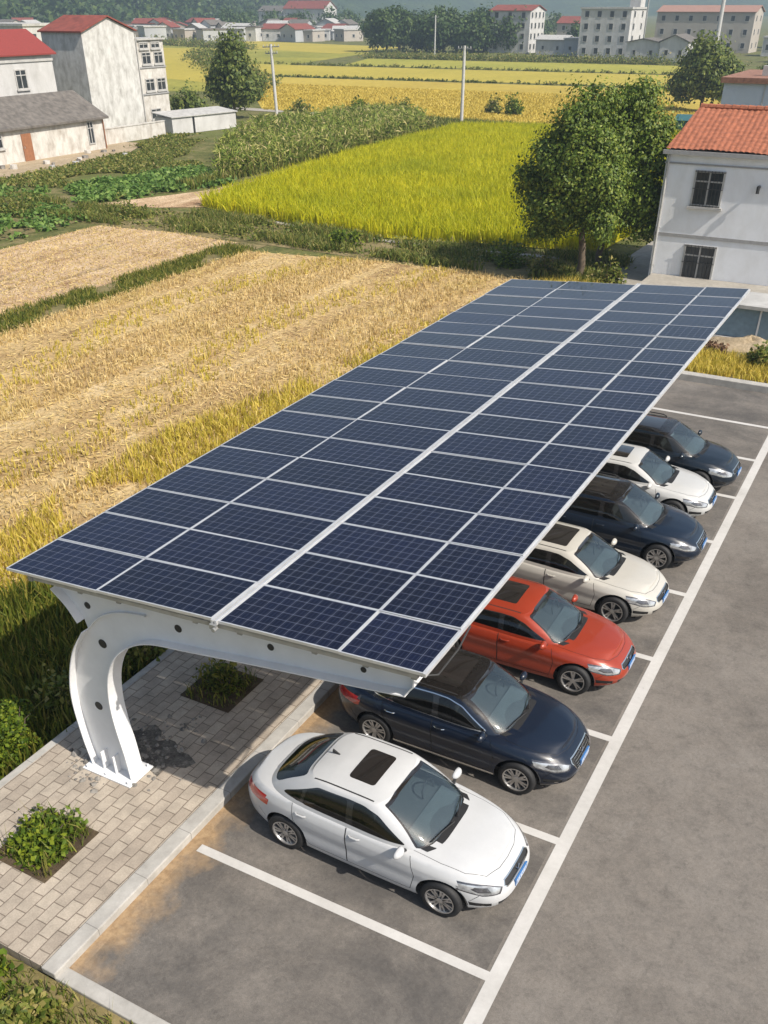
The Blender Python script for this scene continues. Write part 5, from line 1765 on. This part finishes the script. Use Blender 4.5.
        hull = rounded(hull, .05, 3)
        groups.append((f'wt{s}', 'window_pillars', cut(bm, shrink(hull, .004), 'y', t), M['gloss_black'], .001, None))
        groups.append((f'wr{s}', 'window_trim', cut(bm, hull if trim != 'chrome' else shrink(hull, -.012), 'y', t), M['chrome'] if trim == 'chrome' else M['dark'], -.001, None))
    zf0, zf1 = zcap(.9, 0) + .005, zr - .008
    ws = rounded([(-.685 * wf, belt - .055), (.685 * wf, belt - .055), (.655 * wf, belt + .03), (.565 * wf, zf1 - .01), (.2, zf1 + .012), (-.2, zf1 + .012), (-.565 * wf, zf1 - .01), (-.655 * wf, belt + .03)], .05, 2)
    tf = lambda f: f.calc_center_median().x > xr0 + hr_f * .55 and f.normal.x > .15
    groups.append(('ws', 'windshield', cut(bm, shrink(ws, .022), 'x', tf), M['windshield'], .004, None))
    groups.append(('wsb', 'windshield_border', cut(bm, ws, 'x', tf), M['roof_glass'], .002, 'ws'))
    rw = rounded([(-.60 * wf, belt + .05), (.60 * wf, belt + .05), (.54 * wf, zr - .035), (-.54 * wf, zr - .035)], .07, 3)
    tr_ = lambda f: f.calc_center_median().x < xr0 - hr_r * .6 and f.normal.x < -.15
    groups.append(('rw', 'rear_window', cut(bm, rw, 'x', tr_), M['side_glass'], .004, None))
    if suv:
        fs = [f for f in bm.faces if f.normal.x < -.3 and f.calc_center_median().z > zr - .03]
    # roof details
    tz = lambda f: f.normal.z > .6
    rm = roof_mat or paint
    if sunroof == 'panel':
        x0, x1, yy = xr0 - .30, xr0 + .22, .37
    elif sunroof == 'small':
        x0, x1, yy = xr0 - .16, xr0 + .26, .34
    else:
        x0, x1, yy = xr0 - hr_r * .72, xr0 + hr_f * .62, .43
    sr = rounded([(x0, -yy), (x1, -yy), (x1, yy), (x0, yy)], .06, 4)
    if sunroof:
        groups.append(('sr', 'sunroof', cut(bm, sr, 'z', tz), M['roof_glass'], -.003, None))
    for s in (-1, 1):      # dark drip channel along the roof sides
        ch = [(xr0 - hr_r * .80, s * (Wr - .075)), (xr0 + hr_f * .72, s * (Wr - .070)), (xr0 + hr_f * .72, s * (Wr - .048)), (xr0 - hr_r * .80, s * (Wr - .053))]
        groups.append((f'ch{s}', 'roof_channel', cut(bm, ch, 'z', tz), M['dark'], -.001, None))
    # everything above the gutter line may be a darker roof
    if roof_mat:
        top = [f for f in bm.faces if f.normal.z > .72 and not any(f in set(g[2]) for g in groups)]
        groups.append(('roof', 'roof', top, roof_mat, 0, None))
    m2 = split_parts(bm, groups, root, 'cabin_frame', paint)
    bvh2 = BVHTree.FromBMesh(bm)
    bm.free()
    # inside
    for sx, sy in ((.05 + cs, .36), (.05 + cs, -.36), (-.85 + cs, .36), (-.85 + cs, -.36)):
        mb = MB()
        mb.prism([(sx - .22, .85), (sx - .08, .85), (sx - .20, 1.16 + dz * .8 + dr), (sx - .30, 1.14 + dz * .8 + dr)], 'y', sy - .23, sy + .23)
        mb.prism([(sx - .27, 1.17 + dz * .8 + dr), (sx - .19, 1.17 + dz * .8 + dr), (sx - .21, 1.26 + dz * .8 + dr), (sx - .28, 1.26 + dz * .8 + dr)], 'y', sy - .12, sy + .12)
        so = mb.build('seat', M[seats], root)
    mb = MB()
    mb.prism([(.42 + cs, .88 + dz), (.78 + cs, .88 + dz), (.74 + cs, .945 + dz), (.46 + cs, .985 + dz)], 'y', -.60, .60)
    mb.build('dashboard', M['dash'], root)
    mb = MB()
    pts = [(.34 + cs - .04 * math.sin(k * math.pi / 8), .36 + .17 * math.cos(k * math.pi / 8), 1.0 + dz + .17 * math.sin(k * math.pi / 8)) for k in range(17)]
    mb.tube(pts, .014, 6); mb.build('steering_wheel', M['dark'], root)
    mb = MB(); mb.box(xr0 + hr_f - .15, xr0 + hr_f - .12, -.12, .12, zr - .11, zr - .05); mb.build('rear_view_mirror', M['dark'], root)
    # wipers on the scuttle
    mb = MB()
    for a, b in (((.95 + cs, .10), (.80 + cs, .52)), ((.84 + cs, -.50), (.95 + cs, -.02))):
        pa, pb = [Vector((*p, zcap(*p) + .045)) for p in (a, b)]
        mb.tube([pa, pa.lerp(pb, .5) + Vector((0, 0, .012)), pb], .011, 5)
    mb.build('wiper', M['dark'], root)
    mb = MB()
    V = []
    for k in range(15):
        y = -.64 + 1.28 * k / 14
        e = 1 - (abs(y) / .8) ** 4.2
        x = xb0 + hb_f * max(0, e) ** (1 / 4.2)
        V += [(x - .05, y, zcap(x - .05, y) + .006), (x + .055, y, zcap(x + .055, y) + .006), (x + .055, y, zcap(x + .055, y) - .01)]
    mb.add(V, [(3 * k, 3 * k + 1, 3 * k + 4, 3 * k + 3) for k in range(14)] + [(3 * k + 1, 3 * k + 2, 3 * k + 5, 3 * k + 4) for k in range(14)])
    mb.build('scuttle', M['dark'], root)
    # mirrors and handles sit on the surface
    for s in (-1, 1):
        mb = MB()
        cx_, cy_, cz_ = .56 + cs * .8, s * (W * .93 + .09), .99 + dz
        V = []; nu, nv = 14, 9
        for i in range(nu):
            for j in range(nv + 1):
                a = 2 * math.pi * i / nu; b = math.pi * j / nv - math.pi / 2
                x = .075 * math.sin(a) * math.cos(b); y = .115 * math.sin(b); z = .072 * math.cos(a) * math.cos(b)
                if x < -.02: x = -.02
                V.append((cx_ + x, cy_ + y - s * .0, cz_ + z))
        mb.add(V, [(i * (nv + 1) + j, ((i + 1) % nu) * (nv + 1) + j, ((i + 1) % nu) * (nv + 1) + j + 1, i * (nv + 1) + j + 1) for i in range(nu) for j in range(nv)])
        mo = mb.build('wing_mirror', paint, root, True)
        mb = MB(); mb.tube([(cx_ + .02, cy_ - s * .08, cz_ - .04), (cx_ + .03, s * (W * .86), cz_ - .075)], [.022, .028], 6); mb.build('mirror_arm', M['dark'], mo)
        for k, hx in enumerate((-.08, -.98)):
            hit = bvh.ray_cast(Vector((hx, s * 2, .845 + dz)), Vector((0, -s, 0)))
            if hit[0]:
                p = hit[0]
                mb = MB()
                pts = [(hx - .09, p.y + s * .004, p.z), (hx - .05, p.y + s * .028, p.z + .004), (hx + .05, p.y + s * .028, p.z + .004), (hx + .09, p.y + s * .004, p.z)]
                mb.tube(pts, .012, 6)
                mb.build('door_handle', paint if trim != 'chrome' else M['chrome'], made.get(f'door{s}{k}', root))
    # sills, wells, underside
    mb = MB(); mb.box(-1.85, 1.72, -.64 * wf, .64 * wf, .17, .26)  # dark slab added to block light under the open body
    mb.build('underbody_light_block', M['black'], root)
    for xc in (1.28, -1.28):
        mb = MB()
        n = 20
        V = []
        for k in range(n + 1):
            a = .12 + (math.pi - .24) * k / n
            V += [(xc + .385 * math.cos(a), -W * .90, .315 + .385 * math.sin(a)), (xc + .385 * math.cos(a), -.45, .315 + .385 * math.sin(a))]
        V2 = [(x, -y, z) for x, y, z in V]
        fs = [(2 * k, 2 * k + 1, 2 * k + 3, 2 * k + 2) for k in range(n)]
        mb.add(V, fs); mb.add(V2, fs)
        mb.box(xc - .38, xc + .38, -.45, .45, .25, .70)
        mb.build('wheel_well', M['black'], root)
        for s in (-1, 1):
            wheel(root, xc, s * (W * .985), style)
    if trim == 'chrome' or suv:
        for s in (-1, 1):
            mb = MB(); mb.box(-.92, .90, s * (W * .955) - .012, s * (W * .955) + .012, .255, .285)
            mb.build('sill_trim', M['chrome'] if trim == 'chrome' else M['dark'], root)
    if plate:
        hit = bvh.ray_cast(Vector((4, 0, .47 + h * .6)), Vector((-1, 0, 0)))
        px = hit[0].x if hit[0] else XF
        mb = MB(); mb.box(px - .01, px + .018, -.20, .20, .415 + h * .6, .525 + h * .6)
        po = mb.build('licence_plate', M['plate'], root)
        mb = MB()
        for k in range(6):
            y = -.14 + k * .054 + (.012 if k > 1 else 0)
            mb.box(px + .0181, px + .0195, y - .014, y + .014, .445 + h * .6 + .006 * (k % 2), .497 + h * .6 - .004 * (k % 3))
        for a, b, c, d in ((-.19, .19, .513, .518), (-.19, .19, .422, .427), (-.19, -.185, .427, .513), (.185, .19, .427, .513)):
            mb.box(px + .0181, px + .020, a, b, c + h * .6, d + h * .6)
        mb.build('plate_border', M['plate_mark'], po)
    # emblem and bars in the grille
    mb = MB()
    zg = .553 + h
    hit = bvh.ray_cast(Vector((4, 0, zg)), Vector((-1, 0, 0)))
    gx = (hit[0].x if hit[0] else 2.0)
    for a, b in (((-.045, .032), (0, -.036)), ((.045, .032), (0, -.036))):
        mb.tube([(gx + .012, a[0], zg + a[1]), (gx + .018, b[0], zg + b[1])], .009, 6)
    mb.build('emblem', M['chrome'], made.get('grille', root))
    if grille != 'bar':
        mb = MB()
        for k in range(5):
            zz = .43 + h + k * .037
            pts = []
            for j in range(9):
                y = (-.31 + .62 * j / 8)
                hh = bvh.ray_cast(Vector((4, y, zz)), Vector((-1, 0, 0)))
                if hh[0]: pts.append((hh[0].x + .004, y, zz))
            if len(pts) > 2: mb.tube(pts, .007, 5)
        mb.build('grille_bars', M['chrome'], made.get('grille', root))
    if suv:
        for s in (-1, 1):
            mb = MB()
            pts = [(xr0 + hr_f * .5, s * (Wr - .06), zr + .03), (xr0 + hr_f * .35, s * (Wr - .055), zr + .065), (xr0 - hr_r * .55, s * (Wr - .06), zr + .06), (xr0 - hr_r * .72, s * (Wr - .065), zr + .02)]
            mb.tube(pts, .015, 6); mb.build('roof_rail', M['dark'], root)
    mb = MB(); mb.prism([(xr0 - hr_r + .10, zr + .035), (xr0 - hr_r + .24, zr + .035), (xr0 - hr_r + .11, zr + .10)], 'y', -.012, .012)
    mb.build('roof_aerial', M['dark'], root)
    return root

white = car_paint('white_paint', (.49, .495, .50))
white2 = car_paint('soft_white_paint', (.48, .48, .47))
navy = car_paint('navy_paint', (.0035, .0085, .021), .0)
navy2 = car_paint('dark_blue_paint', (.0045, .011, .024), .0)
navy3 = car_paint('blue_black_paint', (.006, .012, .021), .0)
beige = car_paint('champagne_paint', (.47, .45, .405), .05)
red = car_paint('orange_red_paint', (.29, .036, .014), .1)
black_roof = car_paint('dark_roof_paint', (.009, .008, .0075), .0, .25)
CX = -4.50
car('white sedan with a small dark sunroof parked nearest, wholly in front of the carport edge', CX + 0.0, 8.45, white, 'sedan', None, 'small', 'multi', dz=0.)
car('navy sedan with black roof and bright grille behind the nearest white sedan', CX + 0.0, 11.18, navy, 'sedan', black_roof, 'pano', 'multi', trim='chrome', grille='wide', wf=1.01, dz=.0)
car('orange red car with a dark sunroof between navy and beige sedans', CX - 0.06, 14.08, red, 'sedan', None, 'panel', 'five', dz=-.05, dr=-.07)
car('champagne beige sedan with a wide dark roof panel beside the orange red car', CX - 0.10, 16.74, beige, 'sedan', None, 'pano', 'five', trim='dark', seats='seat_tan', dz=-.07, dr=-.07)
car('dark blue suv with black roof between the beige sedan and the far white sedan', CX + 0.10, 19.33, navy2, 'suv', black_roof, 'pano', 'multi', grille='wide', dz=-.03, dr=-.08, cs=.20)
car('white sedan with dark sunroof between the two dark blue suvs', CX - 0.18, 21.68, white2, 'sedan', None, 'panel', 'five', dz=-.07, dr=-.07)
car('blue black suv parked last in the row before the empty bay', CX + 0.02, 23.74, navy3, 'suv', black_roof, 'pano', 'five', trim='bright', dz=-.02, dr=-.10, cs=.26)
